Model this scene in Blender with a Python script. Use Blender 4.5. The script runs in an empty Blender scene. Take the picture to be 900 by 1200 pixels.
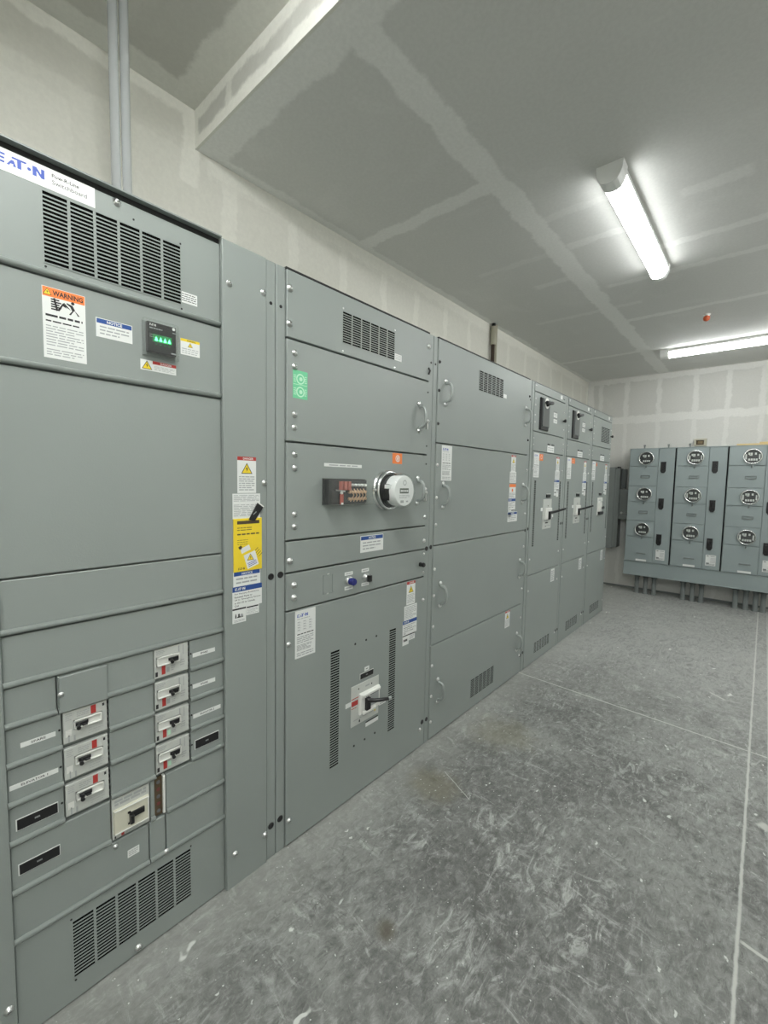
import bpy, bmesh, math, random
from mathutils import Vector, Matrix
random.seed(7)
C = bpy.context.scene.collection
PI = math.pi

# ------------------------------------------------------------------ materials
def mat(name, col, rough=.5, metal=0., emit=None, bump=None, alpha=None, var=0., spec=None, coat=0.):
    m = bpy.data.materials.new(name); m.use_nodes = True
    nt = m.node_tree; b = nt.nodes['Principled BSDF']
    b.inputs['Base Color'].default_value = (*col, 1); b.inputs['Roughness'].default_value = rough
    b.inputs['Metallic'].default_value = metal
    if spec is not None: b.inputs['Specular IOR Level'].default_value = spec
    if coat: b.inputs['Coat Weight'].default_value = coat; b.inputs['Coat Roughness'].default_value = .1
    if emit: b.inputs['Emission Color'].default_value = (*emit[0], 1); b.inputs['Emission Strength'].default_value = emit[1]
    if alpha is not None: b.inputs['Alpha'].default_value = alpha
    if bump or var:
        g = nt.nodes.new('ShaderNodeNewGeometry')
        n = nt.nodes.new('ShaderNodeTexNoise'); n.inputs['Scale'].default_value = bump[0] if bump else 6
        n.inputs['Detail'].default_value = 4
        nt.links.new(g.outputs['Position'], n.inputs['Vector'])
        if bump:
            bp = nt.nodes.new('ShaderNodeBump'); bp.inputs['Strength'].default_value = bump[1]; bp.inputs['Distance'].default_value = .002
            nt.links.new(n.outputs['Fac'], bp.inputs['Height']); nt.links.new(bp.outputs['Normal'], b.inputs['Normal'])
        if var:
            n2 = nt.nodes.new('ShaderNodeTexNoise'); n2.inputs['Scale'].default_value = 3; n2.inputs['Detail'].default_value = 5
            nt.links.new(g.outputs['Position'], n2.inputs['Vector'])
            mx = nt.nodes.new('ShaderNodeMix'); mx.data_type = 'RGBA'
            mx.inputs[6].default_value = (*[c * (1 - var) for c in col], 1); mx.inputs[7].default_value = (*[min(1, c * (1 + var)) for c in col], 1)
            nt.links.new(n2.outputs['Fac'], mx.inputs[0]); nt.links.new(mx.outputs[2], b.inputs['Base Color'])
    return m

M = dict(
    steel=mat('painted_steel', (.272, .302, .286), .42, bump=(260, .12), var=.05, spec=.45),
    steel_edge=mat('rolled_edge_highlight', (.33, .365, .345), .28, spec=.6),  # highlight on the beads put into a lighter steel colour
    steel2=mat('painted_steel_seam', (.235, .265, .25), .45),
    bank=mat('blue_grey_painted_steel', (.285, .335, .335), .40, bump=(260, .10), var=.05, spec=.45),
    duct=mat('dark_grey_painted_steel', (.20, .22, .215), .45, var=.05),
    dark=mat('dark_void', (.002, .002, .002), .9, spec=.1),
    black=mat('black_plastic', (.012, .012, .013), .35),
    zinc=mat('zinc', (.72, .73, .72), .28, 1.),
    chrome=mat('polished_rim', (.78, .80, .80), .2, 1.),
    galv=mat('galvanized_steel', (.66, .69, .69), .26, .5, bump=(40, .15), var=.12),
    label=mat('white_label', (.74, .76, .74), .4),
    print=mat('grey_print', (.36, .38, .38), .6),
    greytext=mat('dark_grey_print', (.13, .135, .14), .6),
    gap_shade=mat('top_gap_shade', (.02, .021, .02), .6),  # near-black colour painted in for the shadow gap above the panels
    darkred=mat('dark_red_plastic', (.16, .04, .035), .5),
    shield=mat('smoked_plastic', (.085, .095, .093), .3),
    ink=mat('black_ink', (.02, .02, .022), .6),
    blue=mat('blue_print', (.018, .07, .27), .5),
    logo=mat('logo_blue', (.045, .09, .42), .5),
    orange=mat('orange_print', (.85, .22, .05), .5),
    red=mat('red_print', (.42, .035, .03), .5),
    yellow=mat('yellow_print', (.82, .62, .03), .45),
    green=mat('green_sticker', (.16, .60, .32), .5),
    mint=mat('pale_green_print', (.50, .80, .60), .5),
    breaker=mat('breaker_face', (.52, .54, .51), .45, var=.08),
    trim=mat('white_plastic', (.74, .75, .71), .4),
    cream=mat('cream_plastic', (.62, .61, .50), .45),
    led=mat('green_led', (.05, .6, .2), .4, emit=((.08, 1., .3), 2.2)),
    ledp=mat('green_led_halo', (.01, .12, .04), .4, emit=((.02, .5, .12), .12)),
    btn=mat('blue_button', (.02, .025, .16), .25),
    copper=mat('terminal_brass', (.62, .42, .28), .35, 1.),
    tagred=mat('red_tag', (.36, .11, .085), .5),
    fixture=mat('fixture_white', (.78, .79, .77), .45),
    lens=mat('lit_diffuser', (.9, .9, .9), .5, emit=((.985, 1., .985), 5.)),
    lens_far=mat('lit_diffuser_far', (.9, .9, .9), .5, emit=((.985, 1., .985), 9.)),
    lens_near=mat('lit_diffuser_near', (.9, .9, .9), .5, emit=((.985, 1., .985), 27.)),
    rust=mat('rusty_pipe', (.085, .06, .045), .6, var=.3),
    wood=mat('pine_wood', (.60, .46, .22), .6, var=.2),
    boxb=mat('beige_box', (.52, .50, .40), .55),
    brown=mat('brown_opening', (.085, .06, .03), .6, var=.3),
    sprk=mat('orange_cap', (.62, .13, .05), .5),
    jaw=mat('socket_jaw', (.60, .62, .60), .4),
    sock=mat('socket_interior', (.03, .033, .035), .5),
    lcd=mat('grey_display', (.09, .11, .09), .3),
    mface=mat('meter_face', (.78, .79, .79), .4),
)
def glass(name, tint=(.985, 1, .99), t=.75, rough=.05):
    m = bpy.data.materials.new(name); m.use_nodes = True; nt = m.node_tree
    nt.nodes.remove(nt.nodes['Principled BSDF']); o = nt.nodes['Material Output']
    tr = nt.nodes.new('ShaderNodeBsdfTransparent'); tr.inputs[0].default_value = (*tint, 1)
    gl = nt.nodes.new('ShaderNodeBsdfGlossy'); gl.inputs['Roughness'].default_value = rough
    lf = nt.nodes.new('ShaderNodeLayerWeight'); lf.inputs[0].default_value = .5
    lp = nt.nodes.new('ShaderNodeMath'); lp.operation = 'POWER'; lp.inputs[1].default_value = 3.5; nt.links.new(lf.outputs['Facing'], lp.inputs[0])
    lw = nt.nodes.new('ShaderNodeMath'); lw.operation = 'MULTIPLY_ADD'; lw.inputs[1].default_value = .5; lw.inputs[2].default_value = .05; nt.links.new(lp.outputs[0], lw.inputs[0])
    df = nt.nodes.new('ShaderNodeBsdfDiffuse'); df.inputs[0].default_value = (.7, .72, .7, 1)
    m1 = nt.nodes.new('ShaderNodeMixShader'); m1.inputs[0].default_value = 1 - t
    m2 = nt.nodes.new('ShaderNodeMixShader')
    nt.links.new(tr.outputs[0], m1.inputs[1]); nt.links.new(df.outputs[0], m1.inputs[2])
    nt.links.new(lw.outputs[0], m2.inputs[0]); nt.links.new(m1.outputs[0], m2.inputs[1]); nt.links.new(gl.outputs[0], m2.inputs[2])
    nt.links.new(m2.outputs[0], o.inputs[0]); return m
M['boxbrown'] = mat('tan_receptacle', (.22, .17, .09), .6)
M['pink'] = mat('faded_sticker', (.42, .33, .31), .6)
M['galvp'] = mat('grey_handle_enamel', (.34, .37, .355), .28, .3)
M['clear'] = glass('clear_plastic', t=.955)
M['glass'] = glass('meter_glass', t=.97, rough=.02)

# -------------------------------------------------------- frames of reference
# face of the switchboard: u runs along the room, v is up, w sticks out of the face
FACE = lambda u, v, w: Vector((w, u, v))
BANKY = 6.83
BANK = lambda u, v, w: Vector((u, BANKY - w, v))
BACKY = 7.184
BWALL = lambda u, v, w: Vector((u, BACKY - w, v))
WORLD = lambda x, y, z: Vector((x, y, z))
CEIL = 3.0655; CEILH = 3.239; WALLX = -.757; STEPY = 1.055

_txt = {}
def text_geo(s, bold=0.):
    k = (s, bold)
    if k not in _txt:
        cu = bpy.data.curves.new('t', 'FONT'); cu.body = s; cu.size = 1; cu.offset = bold; cu.resolution_u = 2
        o = bpy.data.objects.new('t', cu); C.objects.link(o)
        dg = bpy.context.evaluated_depsgraph_get(); dg.update()
        me = bpy.data.meshes.new_from_object(o.evaluated_get(dg))
        vs = [(v.co.x, v.co.y) for v in me.vertices]; fs = [tuple(p.vertices) for p in me.polygons]
        C.objects.unlink(o); bpy.data.objects.remove(o); bpy.data.curves.remove(cu); bpy.data.meshes.remove(me)
        x0 = min(v[0] for v in vs); x1 = max(v[0] for v in vs); y0 = min(v[1] for v in vs); y1 = max(v[1] for v in vs)
        _txt[k] = ([((x - x0) / (x1 - x0), (y - y0) / (y1 - y0)) for x, y in vs], fs)
    return _txt[k]

class MB:
    def __init__(s, fr=FACE): s.v = []; s.f = []; s.m = []; s.sm = []; s.mats = []; s.fr = fr
    def mi(s, m):
        m = M[m] if isinstance(m, str) else m
        if m not in s.mats: s.mats.append(m)
        return s.mats.index(m)
    def add(s, vs, fs, m, smooth=False):
        b = len(s.v); s.v += [s.fr(*p) for p in vs]; k = s.mi(m)
        for f in fs: s.f.append(tuple(b + i for i in f)); s.m.append(k); s.sm.append(smooth)
        return s
    def box(s, u0, u1, v0, v1, w0, w1, m, c=0.):
        if c <= 0:
            vs = [(u, v, w) for w in (w0, w1) for v in (v0, v1) for u in (u0, u1)]
            return s.add(vs, [(0, 2, 3, 1), (4, 5, 7, 6), (0, 1, 5, 4), (2, 6, 7, 3), (0, 4, 6, 2), (1, 3, 7, 5)], m)
        r = lambda d, w: [(u0 + d, v0 + d, w), (u1 - d, v0 + d, w), (u1 - d, v1 - d, w), (u0 + d, v1 - d, w)]
        vs = r(0, w0) + r(0, w1 - c) + r(c, w1)
        fs = [(0, 3, 2, 1), (8, 9, 10, 11)]
        for a in (0, 4):
            for i in range(4): j = (i + 1) % 4; fs.append((a + i, a + j, a + 4 + j, a + 4 + i))
        return s.add(vs, fs, m)
    def rect(s, u0, u1, v0, v1, w, m): return s.add([(u0, v0, w), (u1, v0, w), (u1, v1, w), (u0, v1, w)], [(0, 1, 2, 3)], m)
    def poly(s, pts, w, m): return s.add([(a, b, w) for a, b in pts], [tuple(range(len(pts)))], m)
    def prism(s, pts, w0, w1, m):
        n = len(pts); vs = [(a, b, w0) for a, b in pts] + [(a, b, w1) for a, b in pts]
        fs = [tuple(range(n))[::-1], tuple(range(n, 2 * n))] + [(i, (i + 1) % n, n + (i + 1) % n, n + i) for i in range(n)]
        return s.add(vs, fs, m)
    def lathe(s, u, v, prof, m, n=24, smooth=True, sq=1., cap=True):   # prof: (r, w) pairs, axis along w
        vs = []; fs = []
        for r, w in prof:
            for i in range(n): a = 2 * PI * i / n; vs.append((u + r * math.cos(a), v + r * math.sin(a) * sq, w))
        for k in range(len(prof) - 1):
            for i in range(n): j = (i + 1) % n; fs.append((k * n + i, k * n + j, (k + 1) * n + j, (k + 1) * n + i))
        s.add(vs, fs, m, smooth)
        e = len(prof) - 1
        if cap: s.add([vs[e * n + i] for i in range(n)], [tuple(range(n))], m)
        return s
    def tube(s, pts, r, m, n=10, caps=True):
        P = [Vector(p) for p in pts]; vs = []; fs = []; up = None
        rr = r if isinstance(r, (list, tuple)) else [r] * len(P)
        for k, p in enumerate(P):
            t = (P[min(k + 1, len(P) - 1)] - P[max(k - 1, 0)]).normalized()
            if up is None: up = Vector((0, 0, 1)) if abs(t.z) < .9 else Vector((1, 0, 0))
            a = t.cross(up).normalized(); b = a.cross(t).normalized(); up = b
            for i in range(n):
                an = 2 * PI * i / n; q = p + (a * math.cos(an) + b * math.sin(an)) * rr[k]; vs.append(tuple(q))
        for k in range(len(P) - 1):
            for i in range(n): j = (i + 1) % n; fs.append((k * n + i, k * n + j, (k + 1) * n + j, (k + 1) * n + i))
        s.add(vs, fs, m, True)
        if caps:
            s.add(vs[:n], [tuple(range(n))], m); s.add(vs[-n:], [tuple(range(n))], m)
        return s
    def text(s, t, u0, u1, v0, v1, w, m, bold=0.):
        vs, fs = text_geo(t, bold)
        return s.add([(u0 + a * (u1 - u0), v0 + b * (v1 - v0), w) for a, b in vs], fs, m)
    def lines(s, u0, u1, v0, v1, w, n, m='print', h=.45, dens=.8, bold=None):
        st = (v1 - v0) / n; hh = st * h
        for i in range(n):
            v = v1 - st * (i + .5); u = u0; end = u1 - random.random() * .35 * (u1 - u0) * (i % 3 == 2)
            while u < end - .002:
                L = min(random.uniform(.012, .035) * (u1 - u0) / .1, end - u)
                s.rect(u, u + L, v - hh / 2, v + hh / 2, w, m); u += L + (1 - dens) * .02 * (u1 - u0) / .1
        return s
    def build(s, name, parent=None, origin=None):
        lo = Vector([min(v[i] for v in s.v) for i in range(3)]); hi = Vector([max(v[i] for v in s.v) for i in range(3)])
        o3 = Vector(origin) if origin is not None else (lo + hi) / 2
        me = bpy.data.meshes.new(name); me.from_pydata([v - o3 for v in s.v], [], s.f)
        for m in s.mats: me.materials.append(m)
        me.polygons.foreach_set('material_index', s.m); me.polygons.foreach_set('use_smooth', s.sm)
        bm = bmesh.new(); bm.from_mesh(me); bmesh.ops.remove_doubles(bm, verts=bm.verts, dist=1e-6); bm.to_mesh(me); bm.free(); me.update()
        o = bpy.data.objects.new(name, me); C.objects.link(o); o['_w'] = tuple(o3)
        if parent is not None: o.parent = parent; o.location = o3 - Vector(parent['_w'])
        else: o.location = o3
        return o

def tag(o, label, cat, group=None):
    o['label'] = label; o['category'] = cat
    if group: o['group'] = group
    return o
def thing(name, loc, label, cat, group=None):
    o = bpy.data.objects.new(name, None); C.objects.link(o); o.location = loc; o['_w'] = tuple(loc); o.empty_display_size = .1
    return tag(o, label, cat, group)
def struct(o): o['kind'] = 'structure'; return o
def lab(o, t): o['label'] = t; return o

# ------------------------------------------------------------ node helpers
class NT:
    def __init__(s, name):
        s.m = bpy.data.materials.new(name); s.m.use_nodes = True; s.nt = s.m.node_tree; s.b = s.nt.nodes['Principled BSDF']
        g = s.nt.nodes.new('ShaderNodeNewGeometry'); s.pos = g.outputs['Position']
        x = s.nt.nodes.new('ShaderNodeSeparateXYZ'); s.l(s.pos, x.inputs[0]); s.ax = x.outputs
    def l(s, a, b): s.nt.links.new(a, b)
    def math(s, op, a, b=0., c=None):
        n = s.nt.nodes.new('ShaderNodeMath'); n.operation = op
        for i, v in enumerate((a, b, c)):
            if v is None: continue
            if hasattr(v, 'links'): s.l(v, n.inputs[i])
            else: n.inputs[i].default_value = v
        return n.outputs[0]
    def noise(s, scale, detail=4, rough=.55, vec=None, dist=0., st=(1, 1, 1), rot=(0, 0, 0)):
        mp = s.nt.nodes.new('ShaderNodeMapping'); mp.inputs['Scale'].default_value = st; mp.inputs['Rotation'].default_value = rot
        s.l(vec or s.pos, mp.inputs[0])
        n = s.nt.nodes.new('ShaderNodeTexNoise'); n.inputs['Scale'].default_value = scale; n.inputs['Detail'].default_value = detail
        n.inputs['Roughness'].default_value = rough; n.inputs['Distortion'].default_value = dist
        s.l(mp.outputs[0], n.inputs['Vector']); return n.outputs['Fac']
    def ramp(s, v, a, b, lo=0., hi=1., smooth=True):
        n = s.nt.nodes.new('ShaderNodeMapRange'); n.interpolation_type = 'SMOOTHSTEP' if smooth else 'LINEAR'
        s.l(v, n.inputs[0])
        for i, x in enumerate((a, b, lo, hi)): n.inputs[1 + i].default_value = x
        return n.outputs[0]
    def strip(s, axis, c, hw, soft, wob, rng=None):
        d = s.math('ABSOLUTE', s.math('SUBTRACT', s.math('ADD', s.ax[axis], wob), c))
        k = s.ramp(d, hw + soft, hw - soft)
        if rng: k = s.math('MULTIPLY', k, s.between(*rng))
        return k
    def between(s, axis, lo, hi, soft=.02, wob=None):
        p = s.ax[axis] if wob is None else s.math('ADD', s.ax[axis], wob)
        return s.math('MULTIPLY', s.ramp(p, lo - soft, lo + soft), s.ramp(p, hi + soft, hi - soft))
    def mx(s, fac, a, b):
        n = s.nt.nodes.new('ShaderNodeMix'); n.data_type = 'RGBA'
        if hasattr(fac, 'links'): s.l(fac, n.inputs[0])
        else: n.inputs[0].default_value = fac
        for i, v in ((6, a), (7, b)):
            if hasattr(v, 'links'): s.l(v, n.inputs[i])
            else: n.inputs[i].default_value = (*v, 1)
        return n.outputs[2]
    def out(s, col, rough, bump=None, dist=.002, strength=.4):
        s.l(col, s.b.inputs['Base Color'])
        if hasattr(rough, 'links'): s.l(rough, s.b.inputs['Roughness'])
        else: s.b.inputs['Roughness'].default_value = rough
        if bump is not None:
            bp = s.nt.nodes.new('ShaderNodeBump'); bp.inputs['Strength'].default_value = strength; bp.inputs['Distance'].default_value = dist
            s.l(bump, bp.inputs['Height']); s.l(bp.outputs[0], s.b.inputs['Normal'])
        return s.m

def drywall(name, strips, bare, mud, rects=(), mul=1.):
    n = NT(name); wob = n.math('MULTIPLY', n.math('SUBTRACT', n.noise(5, 5, .7), .5), .11)
    acc = None
    for st in strips:
        axis, c, hw, strength = st[:4]; rng = st[4] if len(st) > 4 else None
        k = n.math('MULTIPLY', n.strip(axis, c, hw, .012, wob, rng), strength)
        acc = k if acc is None else n.math('MAXIMUM', acc, k)
    for (a0, lo0, hi0, a1, lo1, hi1, strength) in rects:
        k = n.math('MULTIPLY', n.math('MULTIPLY', n.between(a0, lo0, hi0, .012, wob), n.between(a1, lo1, hi1, .012, wob)), strength)
        acc = n.math('MAXIMUM', acc, k)
    smear = n.ramp(n.noise(1.7, 5, .6, dist=1.2), .52, .78, 0, .30)
    acc = n.math('MAXIMUM', acc, smear)
    streak = n.math('MULTIPLY', n.noise(9, 5, .7), .25)
    acc = n.math('MULTIPLY', acc, n.math('ADD', streak, .86))
    fine = n.noise(60, 3, .6)
    col = n.mx(acc, bare, mud)
    col = n.mx(n.ramp(fine, .3, .7, 0, .10), col, (.30, .30, .28))
    return n.out(col, .85, n.math('ADD', n.math('MULTIPLY', acc, .6), n.math('MULTIPLY', fine, .25)), .0015, .5)

# ------------------------------------------------------------ the room shell
bareW = (.59, .585, .525); mudW = (.75, .745, .68)
wl = [(1, c, .035, .75) for c in (1.62, 2.02, 2.42, 2.80, 3.21, 3.61, 4.02, 4.42, 4.86, 5.25, 5.64, 6.03, 6.49, 6.85)]
wl += [(1, 1.22, .05, .8), (1, 7.15, .05, .9), (2, 3.03, .05, .9, (1, 1.1, 9)), (2, 3.215, .03, .9, (1, -5, 1.06)), (2, 2.52, .05, .8, (1, 1.5, 9)), (2, 2.98, .02, .6, (1, 1.1, 9))]
mwall_left = drywall('drywall_left', wl, bareW, mudW, rects=[(1, -3, 9, 2, 0, 3.04, .38), (1, .98, 1.07, 2, 2.9, 3.3, .9), (1, .3, .55, 2, 2.2, 2.98, .55)])
wb = [(0, c, .03, .8) for c in (-.57, -.22, .19, .61, .95, 1.29, 1.70, 2.1, 2.5)]
wb += [(2, 2.455, .055, 1.), (2, 3.035, .04, 1.), (0, -.72, .04, 1.), (2, 1.22, .05, .8)]
mwall_back = drywall('drywall_back', wb, (.60, .60, .57), (.74, .74, .71), rects=[(0, -.7, 3, 2, 0, 2.42, .35)])
mwall_o = drywall('drywall_other', [(1, c, .04, .7) for c in (-1.5, 0, 1.2, 2.4, 3.6, 4.8, 6)] + [(0, c, .04, .7) for c in (.4, 1.6)] + [(2, 1.3, .05, .8)], (.74, .74, .70), (.84, .84, .80))
bareC = (.66, .665, .64); mudC = (.84, .845, .82)
cs = [(0, .235, .065, .85, (1, STEPY, 9)), (0, WALLX, .05, .8), (1, BACKY, .045, .9),
      (1, 2.17, .05, .85, (0, -.8, .2)), (1, 4.72, .035, .7, (0, .2, 4)), (1, 5.87, .035, .75, (0, -.8, 4)),
      (1, 3.41, .035, .6, (0, .75, 4)), (1, 3.83, .035, .55, (0, .35, 4)), (1, 3.04, .04, .5, (0, .3, .7)), (1, 2.65, .035, .35, (0, .3, .7)),
      (1, 3.50, .04, .45, (0, -.1, .2)), (1, 3.05, .03, .3, (0, -.35, .2)), (1, 4.30, .03, .4, (0, -.4, .5)),
      (1, 2.87, .045, .5, (0, .95, 1.25)), (1, 2.95, .035, .5, (0, 1.32, 1.7)), (1, STEPY, .13, .8)]
mceil = drywall('drywall_ceiling', cs, bareC, mudC)
cu = [(0, WALLX, .11, .8), (1, STEPY, .13, .9), (1, .35, .05, .5), (0, .3, .06, .7)]
mceilu = drywall('drywall_ceiling_raised', cu, (.50, .50, .46), (.72,.72,.67))
mface = drywall('drywall_step', [(2, CEILH, .05, .9), (2, CEIL, .05, .9), (0, WALLX, .04, .9), (0, -.45, .025, .7), (0, .3, .1, .7)], (.52, .52, .48), (.78, .78, .72))

def shell(name, x0, x1, y0, y1, z0, z1, m):
    return struct(MB(WORLD).box(x0, x1, y0, y1, z0, z1, m).build(name))
RX = 3.2; FY = -2.3
shell('wall_left', WALLX - .12, WALLX, FY - .12, BACKY + .12, 0, 3.4, mwall_left)
shell('wall_back', WALLX, RX, BACKY, BACKY + .12, 0, 3.4, mwall_back)
shell('wall_right', RX, RX + .12, FY - .12, BACKY + .12, 0, 3.4, mwall_o)
shell('wall_front', WALLX, RX, FY - .12, FY, 0, 3.4, mwall_o)
shell('ceiling', WALLX, RX, STEPY, BACKY, CEIL, CEIL + .35, mceil)
shell('ceiling_raised', WALLX, RX, FY, STEPY, CEILH, CEILH + .2, mceilu)
shell('trim_1', WALLX, RX, STEPY - .012, STEPY, CEIL, CEILH, mface)

# floor
n = NT('worn_concrete')
big = n.noise(1.1, 6, .62, dist=.6); mid = n.noise(4.5, 8, .7, dist=1.5); fine = n.noise(30, 8, .75)
scr = n.noise(8, 9, .78, dist=2.6, st=(1.7, .55, 1), rot=(0, 0, .7))
col = n.mx(n.ramp(big, .40, .62), (.130, .133, .126), (.255, .263, .250))
col = n.mx(n.ramp(mid, .46, .70, 0, .55), col, (.33, .345, .33))
col = n.mx(n.ramp(n.noise(2.3, 6, .7, dist=1.2), .50, .64, 0, .7), col, (.098, .10, .094))
m1 = n.ramp(n.noise(1.9, 5, .65, dist=.8), .42, .62)
st1 = n.ramp(n.noise(17, 7, .72, dist=1.6, st=(1, .38, 1), rot=(0, 0, .55)), .50, .66)
st2 = n.ramp(n.noise(15, 7, .74, dist=1.4, st=(.42, 1, 1), rot=(0, 0, -.35)), .52, .68)
m2 = n.ramp(n.noise(2.6, 5, .65, dist=1.1), .60, .42)
col = n.mx(n.math('MULTIPLY', n.math('MULTIPLY', st1, m1), .95), col, (.50, .515, .495))
col = n.mx(n.math('MULTIPLY', n.math('MULTIPLY', st2, m2), .85), col, (.46, .475, .455))
col = n.mx(n.ramp(scr, .56, .74, 0, .5), col, (.48, .495, .475))
g3 = n.noise(42, 7, .8, dist=.8, st=(1, .5, 1), rot=(0, 0, .5))
col = n.mx(n.ramp(g3, .50, .66, 0, .45), col, (.47, .485, .465))
col = n.mx(n.ramp(g3, .50, .36, 0, .6), col, (.08, .082, .078))
col = n.mx(n.ramp(fine, .40, .72, 0, .4), col, (.30, .31, .295))
# paler zone towards the far end and along the plinth of the switchboard
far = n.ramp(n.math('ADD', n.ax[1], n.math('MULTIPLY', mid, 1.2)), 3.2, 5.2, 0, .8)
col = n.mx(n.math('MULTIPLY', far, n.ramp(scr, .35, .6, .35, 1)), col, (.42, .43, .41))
edge = n.ramp(n.math('ADD', n.ax[0], n.math('MULTIPLY', n.math('SUBTRACT', mid, .5), .5)), .30, 0., 0, .5)
col = n.mx(edge, col, (.36, .37, .345))
# brownish stains
def spot(x, y, r):
    d = n.math('ADD', n.math('POWER', n.math('SUBTRACT', n.ax[0], x), 2.), n.math('POWER', n.math('SUBTRACT', n.ax[1], y), 2.))
    return n.ramp(n.math('ADD', n.math('SQRT', d), n.math('MULTIPLY', n.math('SUBTRACT', mid, .5), r * 1.4)), r, r * .3)
col = n.mx(n.math('MULTIPLY', spot(.22, 1.75, .17), .5), col, (.19, .175, .115))
col = n.mx(n.math('MULTIPLY', spot(.28, 2.4, .25), .4), col, (.27, .26, .19))
col = n.mx(n.math('MULTIPLY', spot(.52, 1.05, .05), .7), col, (.09, .075, .05))
# plaster specks
def specks(scale, thr, dens, lo, st=(1, 1, 1), rot=0):
    mp = n.nt.nodes.new('ShaderNodeMapping'); mp.inputs['Scale'].default_value = st; mp.inputs['Rotation'].default_value = (0, 0, rot)
    wv = n.nt.nodes.new('ShaderNodeVectorMath'); wv.operation = 'ADD'
    nz = n.nt.nodes.new('ShaderNodeTexNoise'); nz.inputs['Scale'].default_value = scale * 1.3; n.l(n.pos, nz.inputs['Vector'])
    sc = n.nt.nodes.new('ShaderNodeVectorMath'); sc.operation = 'SCALE'; sc.inputs[3].default_value = .9 / scale; n.l(nz.outputs['Color'], sc.inputs[0])
    n.l(n.pos, wv.inputs[0]); n.l(sc.outputs[0], wv.inputs[1]); n.l(wv.outputs[0], mp.inputs[0])
    v = n.nt.nodes.new('ShaderNodeTexVoronoi'); v.inputs['Scale'].default_value = scale; n.l(mp.outputs[0], v.inputs['Vector'])
    s1 = n.nt.nodes.new('ShaderNodeSeparateColor'); n.l(v.outputs['Color'], s1.inputs[0])
    return n.math('MULTIPLY', n.ramp(v.outputs['Distance'], thr, thr * .6), n.math('GREATER_THAN', s1.outputs[0], dens))
sp = n.math('MAXIMUM', specks(26, .15, .86, 0, (1, .5, 1), .4), specks(9, .11, .72, 0, (1, .35, 1), .6))
sp = n.math('MAXIMUM', sp, specks(70, .20, .90, 0))
sp = n.math('MAXIMUM', sp, n.math('MULTIPLY', specks(7, .05, .55, 0, (2.2, .5, 1), 1.1), .9))
col = n.mx(n.math('MULTIPLY', sp, .85), col, (.70, .72, .69))
# saw-cut joints filled with dust, scrape marks
w1 = n.math('MULTIPLY', n.math('SUBTRACT', n.noise(14, 4, .7), .5), .010)
j = n.math('MULTIPLY', n.strip(0, 1.41, .0050, .003, w1), n.ramp(mid, .2, .6, .55, .95))
slope = n.math('MULTIPLY', n.math('SUBTRACT', n.ax[0], 1.), .055)
j2 = n.math('ABSOLUTE', n.math('ADD', n.math('SUBTRACT', n.ax[1], 3.215), slope)); j2 = n.math('ADD', j2, w1)
j = n.math('MAXIMUM', j, n.math('MULTIPLY', n.ramp(j2, .0075, .003), .85))
j = n.math('MAXIMUM', j, n.math('MULTIPLY', n.strip(0, 1.492, .004, .002, w1), .8))
def scrape(x0, y0, x1, y1, hw):
    L = math.hypot(x1 - x0, y1 - y0); a = (x1 - x0) / L; b = (y1 - y0) / L
    t = n.math('ADD', n.math('MULTIPLY', n.math('SUBTRACT', n.ax[0], x0), a), n.math('MULTIPLY', n.math('SUBTRACT', n.ax[1], y0), b))
    q = n.math('ADD', n.math('MULTIPLY', n.math('SUBTRACT', n.ax[0], x0), -b), n.math('MULTIPLY', n.math('SUBTRACT', n.ax[1], y0), a))
    q = n.math('ABSOLUTE', n.math('ADD', q, w1))
    return n.math('MULTIPLY', n.ramp(q, hw * 1.5, hw * .7), n.math('MULTIPLY', n.ramp(t, -.01, .01), n.ramp(t, L + .01, L - .01)))
for a in ((1.418, 1.812, 1.50, 1.79, .006), (.22, 1.86, .42, 1.77, .0015), (1.46, 2.53, 1.50, 2.50, .02), (1.17, 3.93, 1.26, 3.86, .006)):
    j = n.math('MAXIMUM', j, n.math('MULTIPLY', scrape(*a), .9))
col = n.mx(j, col, (.56, .57, .54))
rgh = n.ramp(mid, .3, .7, .50, .74)
MF = n.out(col, rgh, n.math('ADD', n.math('MULTIPLY', scr, .5), n.math('MULTIPLY', fine, .4)), .002, .35)
n.b.inputs['Specular IOR Level'].default_value = .35
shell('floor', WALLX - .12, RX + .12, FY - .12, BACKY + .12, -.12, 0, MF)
# dark strip drawn in place of the gap at the foot of the back wall
struct(MB(BWALL).box(WALLX, RX, 0, .022, 0, .012, 'duct').build('gap_strip_back'))

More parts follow.
